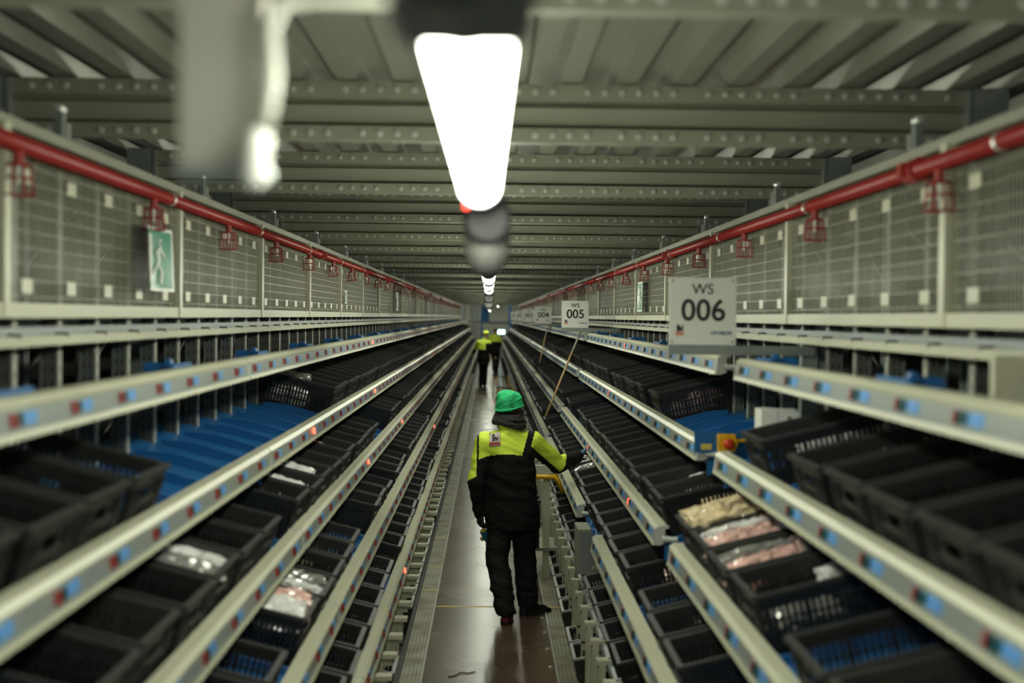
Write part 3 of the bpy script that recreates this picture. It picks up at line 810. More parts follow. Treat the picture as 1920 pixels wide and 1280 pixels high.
def make_sign(num, X, Y, Zb):
    wS = .295
    r = empty('station_sign', 'white square board lettered WS %s beside the right rack' % num, 'sign', (X, Y, Zb), (0, 0, 0), 'workstation number boards')
    mb = MB(); mb.box(-wS / 2, wS / 2, 0, .006, 0, wS, M['white']); mb.build('board', r)
    mb = MB()
    for a in (-1, 1):
        for b in (.014, wS - .014): mb.tube([(a * (wS / 2 - .014), -.002, b), (a * (wS / 2 - .014), 0, b)], .005, M['grey'], 8)
    mb.build('screw', r)
    def T(txt, size, x, z, m, bold=0.0):
        me = text_mesh(txt, size, m, bold); obj('lettering', me, r, loc=(x, -.0025, z), rot=(PI / 2, 0, 0))
    T('WS', .064, 0, wS - .052, M['ink'], .0004); T(num, .132, .003, wS * .50, M['ink'], .0020)
    mb = MB(); mb.box(-.118, -.082, -.0022, 0, .040, .058, M['logored']); lion(mb, -.100, .073, .034, -.0024, M['ink']); mb.build('logo', r)
    T('OPTIMUM', .021, .082, .052, M['optblue'], .0006)
    return r
for i in range(6):
    Y = 5.49 + 8.2 * i
    r_ = make_sign('%03d' % (6 - i), .935, Y, 2.31 - .115)
    mb = MB(); mb.box(-.15, .495, -.008, .03, -.043, -.003, M['galv'])
    mb.build('support_arm', r_)
    mb = MB(); mb.box(.45, .52, .031, .085, .02 - 2.195, 2.2 - 2.195, M['galv'])
    mb.build('post', r_)

# exit signs on the mesh panels
def exit_sign(s, Y, Z, W, H, label, curl=.05, flip=False):
    r = empty('exit_sign', label, 'sign', (s * 1.385, Y, Z), (0, 0, 0), 'green escape signs on the mesh panels')
    def P(a, b):   # a along Y 0..1 , b height 0..1
        return (-s * (curl * (abs(a - .45) * 1.8) ** 2 * (1.2 - b * .4) * (1 if a < .5 else .55) + .006), a * W, b * H)
    def surf(x0, x1, z0, z1, m, off, n=14, nz=8, name='panel'):
        mb = MB(); vs = []; 
        for i in range(n + 1):
            for j in range(nz + 1):
                q = P(x0 + (x1 - x0) * i / n, z0 + (z1 - z0) * j / nz); vs.append((q[0] - s * off, q[1], q[2]))
        fs = [(i * (nz + 1) + j, (i + 1) * (nz + 1) + j, (i + 1) * (nz + 1) + j + 1, i * (nz + 1) + j + 1) for i in range(n) for j in range(nz)]
        if off < .001:
            k = len(vs); vs += [(a + s * .003, b, c) for a, b, c in vs]; fs += [tuple(k + q for q in reversed(f)) for f in fs]
        mb.add(vs, fs, m); return mb
    surf(0, 1, 0, 1, M['white'], 0).build('board', r, True)
    surf(.04, .96, .05, .95, M['green'], .0015).build('green_field', r, True)
    mb = surf(.10, .36, .12, .88, M['white'], .003); mb.build('door_symbol', r, True)
    mb = MB()
    fig = [((.60, .80), (.66, .80)), ((.62, .72), (.56, .45)), ((.62, .68), (.75, .55)), ((.60, .66), (.48, .58)), ((.56, .45), (.68, .30)), ((.68, .30), (.64, .12)), ((.56, .45), (.46, .30)), ((.46, .30), (.36, .30))]
    for a, b in fig:
        pts = [Vector(P(a[0] + (b[0] - a[0]) * t / 4, a[1] + (b[1] - a[1]) * t / 4)) - Vector((s * .003, 0, 0)) for t in range(5)]
        mb.tube(pts, .010, M['white'], 6)
    mb.build('running_figure', r)
exit_sign(-1, 4.98, 2.40, .40, .26, 'large curled green and white escape sign on the left mesh panels')
exit_sign(1, 11.2, 2.37, .40, .27, 'narrow-looking escape sign on the right mesh panels behind WS 006 board', .02)
exit_sign(-1, 11.9, 2.42, .2, .12, 'small green escape sign further along the left mesh panels', .01)
exit_sign(-1, 18.3, 2.38, .40, .27, 'distant pale escape sign on the left mesh panels', .02)

# ---------------------------------------------------------------- loose fittings
def stick(p0, p1, label):
    p0, p1 = Vector(p0), Vector(p1); mid = p0.lerp(p1, .24)
    mb = MB(); mb.tube([mid, p1], .011, M['wood'], 10); r = mb.build('wooden_stick', None, True, label=label, cat='stick', group='wooden sticks leaning by the number boards')
    mb = MB(); mb.tube([p0, mid], .0115, M['cablewhite'], 10); mb.build('white_sleeve', r, True, label='white painted end')
stick((.985, 13.5, 2.16), (.60, 13.2, 1.26), 'wooden stick with white top leaning under the WS 005 board')
stick((.99, 21.5, 2.12), (.86, 21.3, 1.53), 'wooden stick leaning in front of the WS 004 board')
stick((1.05, 44, 2.13), (.72, 44, 1.50), 'distant wooden stick leaning toward the far end of the right rack')
# emergency stop on the shelf end at the break
r = empty('emergency_stop', 'yellow emergency stop box with a red mushroom button at the rack gap', 'switch', (1.077, 5.80, 1.735), (0, 0, 0))
mb = MB(); mb.box(-.115, .12, .02, .028, -.05, .05, M['blue']); mb.build('mounting_plate', r)
mb = MB(); mb.box(-.01, .068, -.035, .02, -.038, .04, M['yellow']); mb.tube([(.03, -.042, 0), (.03, -.034, 0)], .045, M['yellow'], 20); mb.build('box', r)
mb = MB(); mb.tube([(.03, -.040, 0), (.03, -.058, 0), (.03, -.066, 0), (.03, -.075, 0), (.03, -.08, 0)], [.012, .012, .026, .024, .012], M['buttonred'], 20); mb.build('mushroom_button', r, True)
mb = MB(); mb.box(-.085, -.035, .017, .02, -.035, -.008, M['tape']); mb.build('yellow_label', r)
mb = MB(); mb.tube([(.068, -.01, .01), (.12, -.01, .012)], .009, M['yellow'], 10); mb.build('cable_gland', r)
# pale boxes
mb = MB(); mb.box(0, .07, 0, .12, 0, .085, M['white']); mb.box(-.002, .072, .115, .125, -.002, .087, M['white']); r = mb.build('control_box', None, loc=(1.16, 5.30, 1.84), label='white control box fixed behind the first crate of the right second tier', cat='control box')
mb = MB(); mb.box(.073, .165, .0, .12, 0, .085, M['white']); mb.tube([(.12, -.004, .05), (.12, 0, .05)], .01, M['grey'], 8); mb.build('lid', r)
mb = MB(); mb.box(0, .35, 0, .03, 0, .15, M['cream']); r = mb.build('cream_cabinet', None, loc=(1.28, 3.15, 2.075), label='cream sheet metal cabinet at the right edge above the top display rail', cat='cabinet')
mb = MB(); mb.box(-.01, .36, -.05, .05, -.012, 0, M['cream']); mb.build('shelf_plate', r)
mb = MB(); mb.box(0, .08, 0, .02, 0, .12, M['white']); mb.box(.0, .08, -.001, 0, 0, .04, M['tape']); mb.build('notice_card', None, loc=(1.45, 4.95, 1.80), label='small white and yellow notice card on an upright of the right rack', cat='card')
# junction box low on the right
r = empty('junction_box', 'weathered grey steel box above the guide posts at the right rack foot', 'junction box', (.60, 8.3, .60))
mb = MB(); mb.box(0, .13, 0, .30, 0, .30, M['beam']); mb.build('body', r)
mb = MB(); mb.box(.012, .118, -.006, 0, .015, .285, M['galv']); mb.build('cover', r)
mb = MB()
for z in (.05, .16): mb.tube([(.108, -.014, z), (.108, -.006, z)], .009, M['alu'], 8)
mb.build('bolt', r)
mb = MB(); mb.tube([(.14, -.03, .06), (.14, .0, .06)], .02, M['alu'], 12); mb.box(.13, .15, 0, .02, 0, .30, M['galv']); mb.build('latch', r)
mb = MB(); mb.box(.05, .08, .1, .13, -.60, 0, M['galv']); mb.build('leg', r)
# yellow step frame beside the worker
r = empty('tubular_step', 'yellow tubular step frame standing just beyond the worker in green beanie', 'step frame', (.52, 11.0, 0))
mb = MB(); mb.tube([(-.12, .0, .0), (-.12, 0, .45), (-.12, .0, .86), (-.09, 0, .905), (.06, 0, .905), (.10, 0, .87), (.15, 0, .76)], .022, M['yellow'], 10); mb.build('hoop', r, True)
mb = MB(); mb.tube([(-.12, .55, .0), (-.12, .55, .86), (-.09, .55, .905), (.06, .55, .905), (.10, .55, .87), (.15, .55, .76)], .022, M['yellow'], 10); mb.build('hoop', r, True)
mb = MB(); mb.box(-.14, .14, .0, .55, .25, .275, M['beam']); mb.build('tread', r)
mb = MB(); mb.box(-.13, .16, .02, .10, .93, 1.0, M['alu']); mb.build('top_bar', r)
mb = MB(); mb.box(-.03, .03, .02, .06, .0, .93, M['cream']); mb.build('leg', r)
for i, (x, y) in enumerate(((.36, 26.5), (.40, 31.0), (.36, 36.5))):
    r = empty('step_stool', 'distant yellow step stool at the right side of the walkway, %s away' % nth(i + 1), 'step stool', (x, y, 0), (0, 0, .2 * i), 'yellow step stools')
    mb = MB()
    for a in (-.16, .16): mb.tube([(a, -.25, 0), (a, -.12, .55), (a, .20, .55), (a, .25, 0)], .018, M['yellow'], 8)
    mb.build('side_frame', r, True)
    mb = MB(); mb.box(-.17, .17, -.10, .2, .54, .565, M['dark']); mb.build('top_step', r)
    mb = MB(); mb.box(-.17, .17, -.24, -.08, .26, .28, M['beam']); mb.build('lower_step', r)
# tape marks on the floor, cable scrap
for (x0, x1, y, lab) in ((-.40, .20, 9.92, 'long yellow tape line across the walkway beside the worker'), (-.405, -.2, 7.0, 'short yellow tape scrap on the near left walkway edge')):
    mb = MB(); mb.box(x0, x1, y, y + .03, .0002, .0012, M['tape']); mb.build('floor_tape', None, label=lab, cat='tape')
for q, (a, b, y) in enumerate(((-.54, -.42, 11.5), (-.54, -.42, 10.5), (.465, .59, 9.9), (-.54, -.42, 13.0))):
    mb = MB(); mb.box(a, b, y, y + .035, .004, .0052, M['tape']); mb.build('strip_tape', None, label='yellow tape across the %s perforated strip, at %s' % ('left' if a < 0 else 'right', ('eleventh post', 'tenth post', 'the worker', 'fourteenth post')[q]), cat='tape')
mb = MB(); mb.tube([(-.24, 7.98, .004), (-.2, 8.0, .004), (-.16, 8.08, .006), (-.12, 8.06, .004), (-.07, 8.1, .004)], .0035, M['dark'], 6); mb.build('plastic_strap', None, label='thin dark curled strap lying on the walkway floor', cat='strap')
mb = MB()
bolts = []
for i in range(7):
    mb2 = MB(); mb2.tube([(0, 0, .0), (0, 0, .012), (0, 0, .016)], [.014, .014, .008], M['alu'], 8); bolts.append(mb2.build('floor_bolt', None, label='small bright bolt in the walkway by the right strip, %s from camera' % nth(i + 1), cat='bolt', group='bolts along the right walkway edge', loc=(.425, 7.3 + .45 * i, 0)))
# far end: blue gate frames, a lit screen
r = empty('blue_gate', 'blue steel gate frame at the far end of the aisle', 'gate', (0, 66, 0))
mb = MB(); mb.box(-.35, -.02, 0, .1, 2.0, 2.9, M['bluelit']); mb.build('panel', r)
mb = MB(); mb.box(1.0, 1.15, 0, .1, 0, 2.9, M['bluelit']); mb.box(-.45, -.35, 0, .1, 0, 2.9, M['bluelit']); mb.build('post', r)
mb = MB(); mb.box(-.35, 1.0, 0, .1, 1.9, 1.97, M['galv']); mb.build('cross_bar', r)
r = empty('monitor', 'small glowing screen above the far workers', 'monitor', (.60, 64, 0))
mb = MB(); mb.box(-.20, .20, 0, .04, 1.40, 1.65, M['dark']); mb.build('casing', r)
mb = MB(); mb.box(-.18, .18, -.004, 0, 1.42, 1.63, M['screen']); mb.build('screen', r)
mb = MB(); mb.box(-.02, .02, 0, .04, 0, 1.4, M['galv']); mb.build('stand', r)

# ---------------------------------------------------------------- people
def ell(c, r, yaw=0.0, sub=2):
    """points of an ellipsoid"""
    bm = bmesh.new(); bmesh.ops.create_icosphere(bm, subdivisions=sub, radius=1)
    ca, sa = math.cos(yaw), math.sin(yaw); out = []
    for v in bm.verts:
        x, y, z = v.co.x * r[0], v.co.y * r[1], v.co.z * r[2]
        out.append(Vector((c[0] + x * ca - y * sa, c[1] + x * sa + y * ca, c[2] + z)))
    bm.free(); return out
def disc(c, rx, ry, h=.004, yaw=0.0, tilt=(0, 0), n=20):
    ca, sa = math.cos(yaw), math.sin(yaw); out = []
    for k in range(n):
        t = 2 * PI * k / n; x, y = rx * math.cos(t), ry * math.sin(t)
        X, Y = x * ca - y * sa, x * sa + y * ca
        for z in (-h, h): out.append(Vector((c[0] + X, c[1] + Y, c[2] + z + X * tilt[0] + Y * tilt[1])))
    return out
class Blob:
    """closed convex lumps fused into one continuous skin"""
    def __init__(s): s.bm = bmesh.new()
    def hull(s, *sets):
        b = bmesh.new()
        for st in sets:
            for p in st: b.verts.new(p)
        bmesh.ops.convex_hull(b, input=b.verts)
        bmesh.ops.delete(b, geom=[v for v in b.verts if not v.link_faces], context='VERTS')
        t = bpy.data.meshes.new('t'); b.to_mesh(t); b.free(); s.bm.from_mesh(t); bpy.data.meshes.remove(t)
    def limb(s, pts, rs):
        for i in range(len(pts) - 1):
            a, b = rs[i], rs[i + 1]
            a = a if isinstance(a, tuple) else (a, a, a); b = b if isinstance(b, tuple) else (b, b, b)
            s.hull(ell(pts[i], a), ell(pts[i + 1], b))
    def fuse(s, name, vox, smooth=6, mats=(), wrinkle=None, colour=None):
        t = bpy.data.meshes.new('t'); s.bm.to_mesh(t); s.bm.free()
        o = bpy.data.objects.new('t', t); C.objects.link(o)
        m = o.modifiers.new('r', 'REMESH'); m.mode = 'VOXEL'; m.voxel_size = vox
        if smooth: q = o.modifiers.new('s', 'SMOOTH'); q.iterations = smooth; q.factor = .5
        dg = bpy.context.evaluated_depsgraph_get(); dg.update()
        me = bpy.data.meshes.new_from_object(o.evaluated_get(dg)); me.name = name
        bpy.data.objects.remove(o); bpy.data.meshes.remove(t)
        if wrinkle:
            ns = [v.normal.copy() for v in me.vertices]
            for v, n in zip(me.vertices, ns): v.co += n * wrinkle(v.co)
        me.materials.clear()
        for x in mats: me.materials.append(x)
        me.polygons.foreach_set('use_smooth', [True] * len(me.polygons))
        if colour:
            for p in me.polygons: p.material_index = colour(p.center)
        me.update(); return me
V = lambda *a: Vector(a)

def hand_blob(B, wrist, d, n, side, curl=.4, k=1.0, thumb=.8):
    """palm, four jointed fingers of different lengths and a thumb. d: finger direction, n: palm normal (out of the palm), side: +1 right hand"""
    d = d.normalized(); n = (n - d * n.dot(d)).normalized(); l = d.cross(n) * side      # l points to the thumb side
    P = lambda a, b, c: wrist + l * a * k + d * b * k + n * c * k
    B.hull(ell(P(0, .0, 0), (.024 * k,) * 3, sub=1), ell(P(.028, .075, 0), (.015 * k,) * 3, sub=1), ell(P(-.030, .070, 0), (.014 * k,) * 3, sub=1), ell(P(.020, .03, .006), (.017 * k,) * 3, sub=1), ell(P(-.022, .025, .004), (.016 * k,) * 3, sub=1))
    for j, (off, L) in enumerate(((.031, .075), (.010, .085), (-.011, .079), (-.032, .062))):
        p = P(off, .080 - abs(off - .005) * .25, 0); a = curl * (.6 + .12 * j); pts = [p]; 
        for sgm, f in enumerate((.45, .31, .24)):
            q = d * math.cos(a) + n * math.sin(a); p = p + (q + l * off * .9).normalized() * L * f * k; pts.append(p); a += curl * (1.0 if sgm == 0 else .7)
        B.limb(pts, [.0098 * k, .0092 * k, .0085 * k, .0072 * k])
    t0 = P(.026, .022, .006); t1 = t0 + (l * thumb + d * .7 + n * .35).normalized() * .040 * k; t2 = t1 + (l * thumb * .5 + d + n * .45).normalized() * .032 * k; t3 = t2 + (l * .2 + d + n * .5).normalized() * .022 * k
    B.limb([t0, t1, t2, t3], [.015 * k, .0118 * k, .0105 * k, .0085 * k])

def head_blob(B, c, yaw, k=1.0, tilt=0.0):
    """skull, jaw, nose, brow, lips, ears; yaw 0 looks along +Y"""
    ca, sa = math.cos(yaw), math.sin(yaw)
    def W(x, y, z):
        y2 = y * math.cos(tilt) + z * math.sin(tilt); z2 = -y * math.sin(tilt) + z * math.cos(tilt)
        return V(c[0] + (x * ca - y2 * sa) * k, c[1] + (x * sa + y2 * ca) * k, c[2] + z2 * k)
    e = lambda x, y, z, r: ell(W(x, y, z), tuple(q * k for q in r), yaw)
    B.hull(e(0, -.015, .035, (.074, .092, .085)), e(0, .015, .0, (.070, .078, .08)))
    B.hull(e(0, .02, -.02, (.062, .07, .06)), e(0, .062, -.088, (.024, .018, .016)), e(.045, .0, -.06, (.014, .02, .02)), e(-.045, .0, -.06, (.014, .02, .02)))
    B.hull(e(0, .088, .018, (.008, .008, .008)), e(0, .114, -.022, (.011, .010, .008)), e(.014, .092, -.026, (.008, .008, .007)), e(-.014, .092, -.026, (.008, .008, .007)))
    B.hull(e(-.035, .082, .030, (.016, .010, .007)), e(.035, .082, .030, (.016, .010, .007)))
    B.hull(e(-.018, .086, -.050, (.008, .007, .005)), e(.018, .086, -.050, (.008, .007, .005)), e(0, .094, -.048, (.010, .006, .005)))
    B.hull(e(-.014, .084, -.061, (.008, .007, .005)), e(.014, .084, -.061, (.008, .007, .005)), e(0, .090, -.061, (.010, .006, .005)))
    for s in (-1, 1):
        B.hull(e(s * .074, -.005, .018, (.008, .016, .012)), e(s * .072, .0, -.022, (.006, .009, .010)), e(s * .080, -.014, .012, (.004, .012, .014)))
    return W

def cloth_wrinkle(amp, sx=9, sz=16, seed=0.0):
    def f(co):
        p = Vector((co.x * sx + seed, co.y * sx, co.z * sz + co.x * 5))
        return amp * (noise.noise(p) + .5 * noise.noise(p * 2.1))
    return f

def person(label, P, vox=.008):
    """P: joint positions in metres; arms are lists shoulder, elbow, wrist, fingertip"""
    yaw = P.get('yaw', 0.0); b = P.get('bulk', 1.0)
    root = empty('person', label, 'person', (P['pelvis'][0], P['pelvis'][1], 0), group=P.get('group'))
    off = Vector(root.location)
    def link(nm, me, lab=None, parent=None):
        me.transform(Matrix.Translation(-off)); o = obj(nm, me, parent or root, lab); return o
    SL, SR = V(*P['arm_l'][0]), V(*P['arm_r'][0]); pel = V(*P['pelvis']); ch = V(*P['chest']); nk = V(*P['neck']); hd = V(*P['head'])
    # continuous body
    B = Blob()
    B.hull(ell(pel, (.155, .105, .09), yaw), ell(pel.lerp(ch, .5), (.135, .095, .08), yaw)); B.hull(ell(pel.lerp(ch, .5), (.135, .095, .08), yaw), ell(ch, (.155, .105, .09), yaw))
    B.hull(ell(ch, (.15, .10, .09), yaw), ell(SL, (.05, .05, .05)), ell(SR, (.05, .05, .05)), ell(nk - V(0, 0, .03), (.06, .06, .03)))
    B.limb([nk - V(0, 0, .04), hd - V(0, 0, .05)], [.058, .056])
    W = head_blob(B, hd, P['face'], 1.0, P.get('nod', 0))
    for A in ('arm_l', 'arm_r'):
        a = [V(*q) for q in P[A]]; B.limb(a[:3], [.048, .038, .026]); hand_blob(B, a[2], a[3] - a[2], V(*P[A + '_n']), 1 if A == 'arm_r' else -1, P.get(A + '_curl', .4), .93)
    for L in ('leg_l', 'leg_r'):
        a = [V(*q) for q in P[L]]; B.limb(a[:3], [.082, .058, .04]); B.hull(ell(a[2] - V(0, 0, .03), (.035, .035, .03)), ell(a[2] - V(0, 0, .06) + V(*P[L + '_toe']).normalized() * .07, (.022, .022, .012)))
    link('body', B.fuse('body', max(.0055, vox * .75), 3, [P['skin']]))
    # eyes
    for s in (-1, 1):
        mb = MB(); c = W(s * .030, .078, .008); mb.tube([c + (W(0, 1, 0) - W(0, 0, 0)) * t for t in (-.008, 0, .006, .009)], [.004, .010, .009, .003], M['white'], 10)
        mb.tube([c + (W(0, 1, 0) - W(0, 0, 0)) * t for t in (.006, .0098)], [.0045, .004], M['dark'], 8)
        link('eye', mb.mesh('eye', True))
    # trousers
    B = Blob(); hl, hr = V(*P['leg_l'][0]), V(*P['leg_r'][0]); crz = P.get('crotch', pel.z - .12)
    B.hull(ell(pel + V(0, 0, .06), (.17 * b, .12 * b, .05), yaw), ell(hl, (.098 * b,) * 3), ell(hr, (.098 * b,) * 3))
    mid = (hl + hr) / 2; B.hull(ell(hl, (.09,) * 3), ell(hr, (.09,) * 3), ell(V(mid.x, mid.y, crz + .05), (.06, .07, .05)))
    for L in ('leg_l', 'leg_r'):
        a = [V(*q) for q in P[L]]; d = (a[2] - a[1]).normalized()
        B.hull(ell(a[0], (.105 * b,) * 3), ell(a[1], (.088 * b,) * 3)); 
        cal = a[1].lerp(a[2], .45) + V(0, -.012, 0)
        B.hull(ell(a[1], (.088 * b,) * 3), ell(cal, (.086 * b, .088 * b, .07))); B.hull(ell(cal, (.086 * b, .088 * b, .07)), disc(a[2] + V(0, 0, -.035), (.074 * b), .082 * b))
    def tw(co): return cloth_wrinkle(.009, 7, 17, 3)(co) * (1.7 if co.z < .34 else 1)
    tro = B.fuse('trousers', vox, 4, [P.get('trouser_m', M['trouser']), M['hivis']], tw, P.get('tcol'))
    tr = link('trousers', tro)
    if P.get('pocket'):
        for (c, s) in P['pocket']:
            mb = MB(); mb.box(c[0] - s[0], c[0] + s[0], c[1] - s[1], c[1] + s[1], c[2] - s[2], c[2] + s[2], M['trouser']); me = mb.mesh('pocket'); link('pocket', me, None).parent = tr
    # shoes
    for L in ('leg_l', 'leg_r'):
        a = V(*P[L][2]); t = V(*P[L + '_toe']).normalized(); lat = V(-t.y, t.x, 0); y0 = math.atan2(t.y, t.x) - PI / 2; g = V(a.x, a.y, 0) - t * .035
        B = Blob(); B.hull(disc(g + V(0, 0, .012), .036, .04, .01, y0), disc(g + t * .19 + V(0, 0, .012), .042, .05, .01, y0), disc(g + t * .22 + V(0, 0, .012), .034, .04, .01, y0), ell(g + V(0, 0, .055), (.034, .036, .03), y0), ell(g + t * .16 + V(0, 0, .04), (.040, .05, .028), y0))
        B.hull(ell(g + V(0, 0, .05), (.034, .036, .03), y0), ell(a + V(0, 0, .03), (.042, .048, .04), y0), ell(g + t * .10 + V(0, 0, .06), (.036, .04, .025), y0))
        red = P.get('red_heel') and L == 'leg_l'
        sh = link('shoe', B.fuse('shoe', min(vox, .008), 2, [M['shoe'], M['shoered']], None, (lambda c, g=g, t=t: 1 if ((c - g).dot(t) < .005 and .022 < c.z < .046) else 0) if red else None))
        mb = MB(); mb.prism([(g.x + t.x * (.095 + .135 * math.cos(q)) + lat.x * .05 * math.sin(q), g.y + t.y * (.095 + .135 * math.cos(q)) + lat.y * .05 * math.sin(q)) for q in [2 * PI * k / 20 for k in range(20)]], .001, .018, M['dark'], axis='z')
        link('sole', mb.mesh('sole')).parent = sh
    # jacket
    B = Blob(); hem = V(*P['hem'])
    waist = hem.lerp(ch, .45)
    hw = P.get('hemw', (.205, .145))
    B.hull(disc(hem, hw[0], hw[1], .006, yaw, P.get('hemtilt', (0, 0))), ell(waist, (.205 * b, .140 * b, .06), yaw))
    B.hull(ell(waist, (.205 * b, .140 * b, .06), yaw), ell(ch, (.200 * b, .140 * b, .09), yaw))
    B.hull(ell(ch, (.200 * b, .138 * b, .08), yaw), ell(SL + V(.015, 0, .0), (.075, .08, .075)), ell(SR + V(-.015, 0, 0), (.075, .08, .075)), ell(nk - V(0, 0, .02), (.085, .09, .025), yaw))
    B.hull(ell(nk - V(0, 0, .03), (.080, .085, .03), yaw), disc(nk + V(0, .01, .035), .078, .085, .004, yaw))
    for A in ('arm_l', 'arm_r'):
        a = [V(*q) for q in P[A]]; B.limb([a[0], a[0].lerp(a[1], .5), a[1], a[1].lerp(a[2], .55), a[2]], [.080 * b, .074 * b, .068 * b, .060, .046])
    jk = link('jacket', B.fuse('jacket', vox, 4, [M['jblack'], M['hivis']], cloth_wrinkle(.012, 6, 14, 1), P['jcol']))
    # gloves
    for A in ('arm_l', 'arm_r'):
        gm = P.get(A + '_glove')
        if not gm: continue
        a = [V(*q) for q in P[A]]; B = Blob(); d = (a[3] - a[2]).normalized()
        B.limb([a[2] - d * .05, a[2] + d * .015], [.036, .030]); hand_blob(B, a[2], a[3] - a[2], V(*P[A + '_n']), 1 if A == 'arm_r' else -1, P.get(A + '_curl', .4), 1.08)
        link('glove', B.fuse('glove', .0035 if vox < .01 else .008, 2, [gm]), P.get(A + '_glovelabel'))
    return root, W, jk, link

# --- the worker in the green beanie
def jcol(co):
    # shoulder yoke and upper sleeves are bright, the rest black; black seam bands around the armholes
    x, y, z = co
    xb = .284 + (z - 1.27) * .28
    if x < xb - .024:
        if x < -.086: return 1 if 1.09 + (x + .12) * .6 < z < 1.40 else 0
        if x < -.070: return 0
        return 1 if z > 1.272 - .9 * (x - .13) ** 2 else 0
    if x < xb + .026: return 0
    a, e = Vector((.335, 9.60, 1.355)), Vector((.545, 9.73, 1.165)); d = e - a; t = (Vector(co) - a).dot(d) / d.dot(d)
    q = a + d * t; up = (z - q.z) + .35 * (x - q.x)
    return 1 if (t < 1.05 - .25 * up / .08 * 0 and up > -.040) else 0
wk = dict(yaw=.12, pelvis=(.195, 9.58, .83), chest=(.155, 9.56, 1.22), neck=(.160, 9.57, 1.455), head=(.168, 9.585, 1.605), face=-1.15, nod=.12,
          arm_l=[(-.025, 9.50, 1.355), (-.085, 9.46, 1.07), (-.062, 9.50, .815), (-.045, 9.52, .67)], arm_r=[(.335, 9.60, 1.355), (.545, 9.73, 1.165), (.712, 9.915, 1.205), (.800, 10.0, 1.262)],
          arm_l_n=(.9, .5, 0), arm_r_n=(.55, -.30, -.72), arm_l_curl=.75, arm_r_curl=.22, arm_l_glove=M['glovedark'], arm_r_glove=M['gloveblue'], arm_r_glovelabel='blue glove', arm_l_glovelabel='black glove',
          leg_l=[(.105, 9.55, .80), (.075, 9.52, .47), (.150, 9.42, .105)], leg_r=[(.275, 9.60, .80), (.292, 9.66, .47), (.318, 9.68, .105)], leg_l_toe=(.10, 1, 0), leg_r_toe=(.85, .55, 0),
          hem=(.190, 9.56, .70), hemw=(.212, .15), crotch=.60, skin=M['skin'], jcol=jcol, red_heel=True, bulk=1.04, pocket=[((.385, 9.62, .62), (.012, .07, .08))])
worker, W, jk, link = person('worker from behind in green beanie and lime and black jacket, reaching to a rail', wk, .0075)
# beanie
B = Blob(); hc = V(.168, 9.585, 1.605)
B.hull([W(*(p)) for p in [tuple(q) for q in ell((0, -.022, .075), (.094, .108, .070))]], [W(*tuple(q)) for q in ell((0, .0, .034), (.089, .100, .014))], [W(*tuple(q)) for q in ell((0, -.040, -.020), (.084, .074, .016))])
B.hull([W(*tuple(q)) for q in ell((0, -.045, .085), (.080, .085, .062))], [W(*tuple(q)) for q in ell((0, -.085, .045), (.06, .04, .05))])
def bw(co):
    p = Vector((co.x * 11, co.y * 11, co.z * 24 - co.x * 14)); return .010 * noise.noise(p) + .004 * noise.noise(p * 2.3)
bn = link('beanie', B.fuse('beanie', .006, 3, [M['beanie']], bw), 'bright green beanie')
mb = MB(); pts = []
for k in range(25):
    t = 2 * PI * k / 24; pts.append(W(.094 * math.cos(t), -.010 + .106 * math.sin(t), .006 + .030 * math.sin(t) + .004 * math.sin(2 * t)))
mb.tube(pts, .0085, M['beanie'], 8, caps=False); link('folded_brim', mb.mesh('folded_brim', True)).parent = bn
# neck warmer in loose folds
B = Blob()
for i, (z, rx, ry, th) in enumerate(((1.482, .112, .104, .024), (1.505, .118, .108, .022), (1.532, .106, .102, .024), (1.556, .098, .098, .020), (1.574, .090, .090, .016))):
    n = 22
    for k in range(n):
        t0, t1 = 2 * PI * k / n, 2 * PI * (k + 1) / n
        f = lambda t: V(.158 + rx * math.cos(t), 9.585 + ry * math.sin(t), z - .016 * math.cos(t + .45 * i) + .007 * math.sin((2 + i % 2) * t + 1.7 * i))
        B.hull(ell(f(t0), (th, th, th * .72), sub=1), ell(f(t1), (th, th, th * .72), sub=1))
link('neck_warmer', B.fuse('neck_warmer', .006, 3, [M['scarf']], cloth_wrinkle(.004, 20, 60, 5)), 'dark grey neck warmer')
# badge laid on the back of the jacket
jm = jk.data; bvh = BVHTree.FromPolygons([v.co + Vector(worker.location) for v in jm.vertices], [tuple(p.vertices) for p in jm.polygons])
def on_back(me, offs):
    base = []
    for v in me.vertices:
        h = bvh.ray_cast(Vector((v.co.x, 8.9, v.co.z)), Vector((0, 1, 0)))
        base.append((h[0].y if h[0] else 9.45))
    for v, y in zip(me.vertices, base): v.co.y = y - offs
    return me
bx, bz = .050, 1.385
mb = MB(); n = 8
vs = [(bx + (-.042 + .084 * i / n), 0, bz + (-.050 + .100 * j / n)) for i in range(n + 1) for j in range(n + 1)]
mb.add(vs, [(i * (n + 1) + j, (i + 1) * (n + 1) + j, (i + 1) * (n + 1) + j + 1, i * (n + 1) + j + 1) for i in range(n) for j in range(n)], M['patch'])
pb = link('badge', on_back(mb.mesh('badge'), .004), 'square cloth badge'); pb.parent = jk
mb = MB()
for (a, b, c, d) in ((-.042, .042, .047, .050), (-.042, .042, -.050, -.047), (-.042, -.039, -.05, .05), (.039, .042, -.05, .05)):
    k = 8
    for q in range(k):
        if b - a > d - c: mb.add([(bx + a + (b - a) * (q + w_) / k, 0, bz + zz) for w_, zz in ((0, c), (1, c), (1, d), (0, d))], [(0, 1, 2, 3)], M['lettering'])
        else: mb.add([(bx + xx, 0, bz + c + (d - c) * (q + w_) / k) for xx, w_ in ((a, 0), (b, 0), (b, 1), (a, 1))], [(0, 1, 2, 3)], M['lettering'])
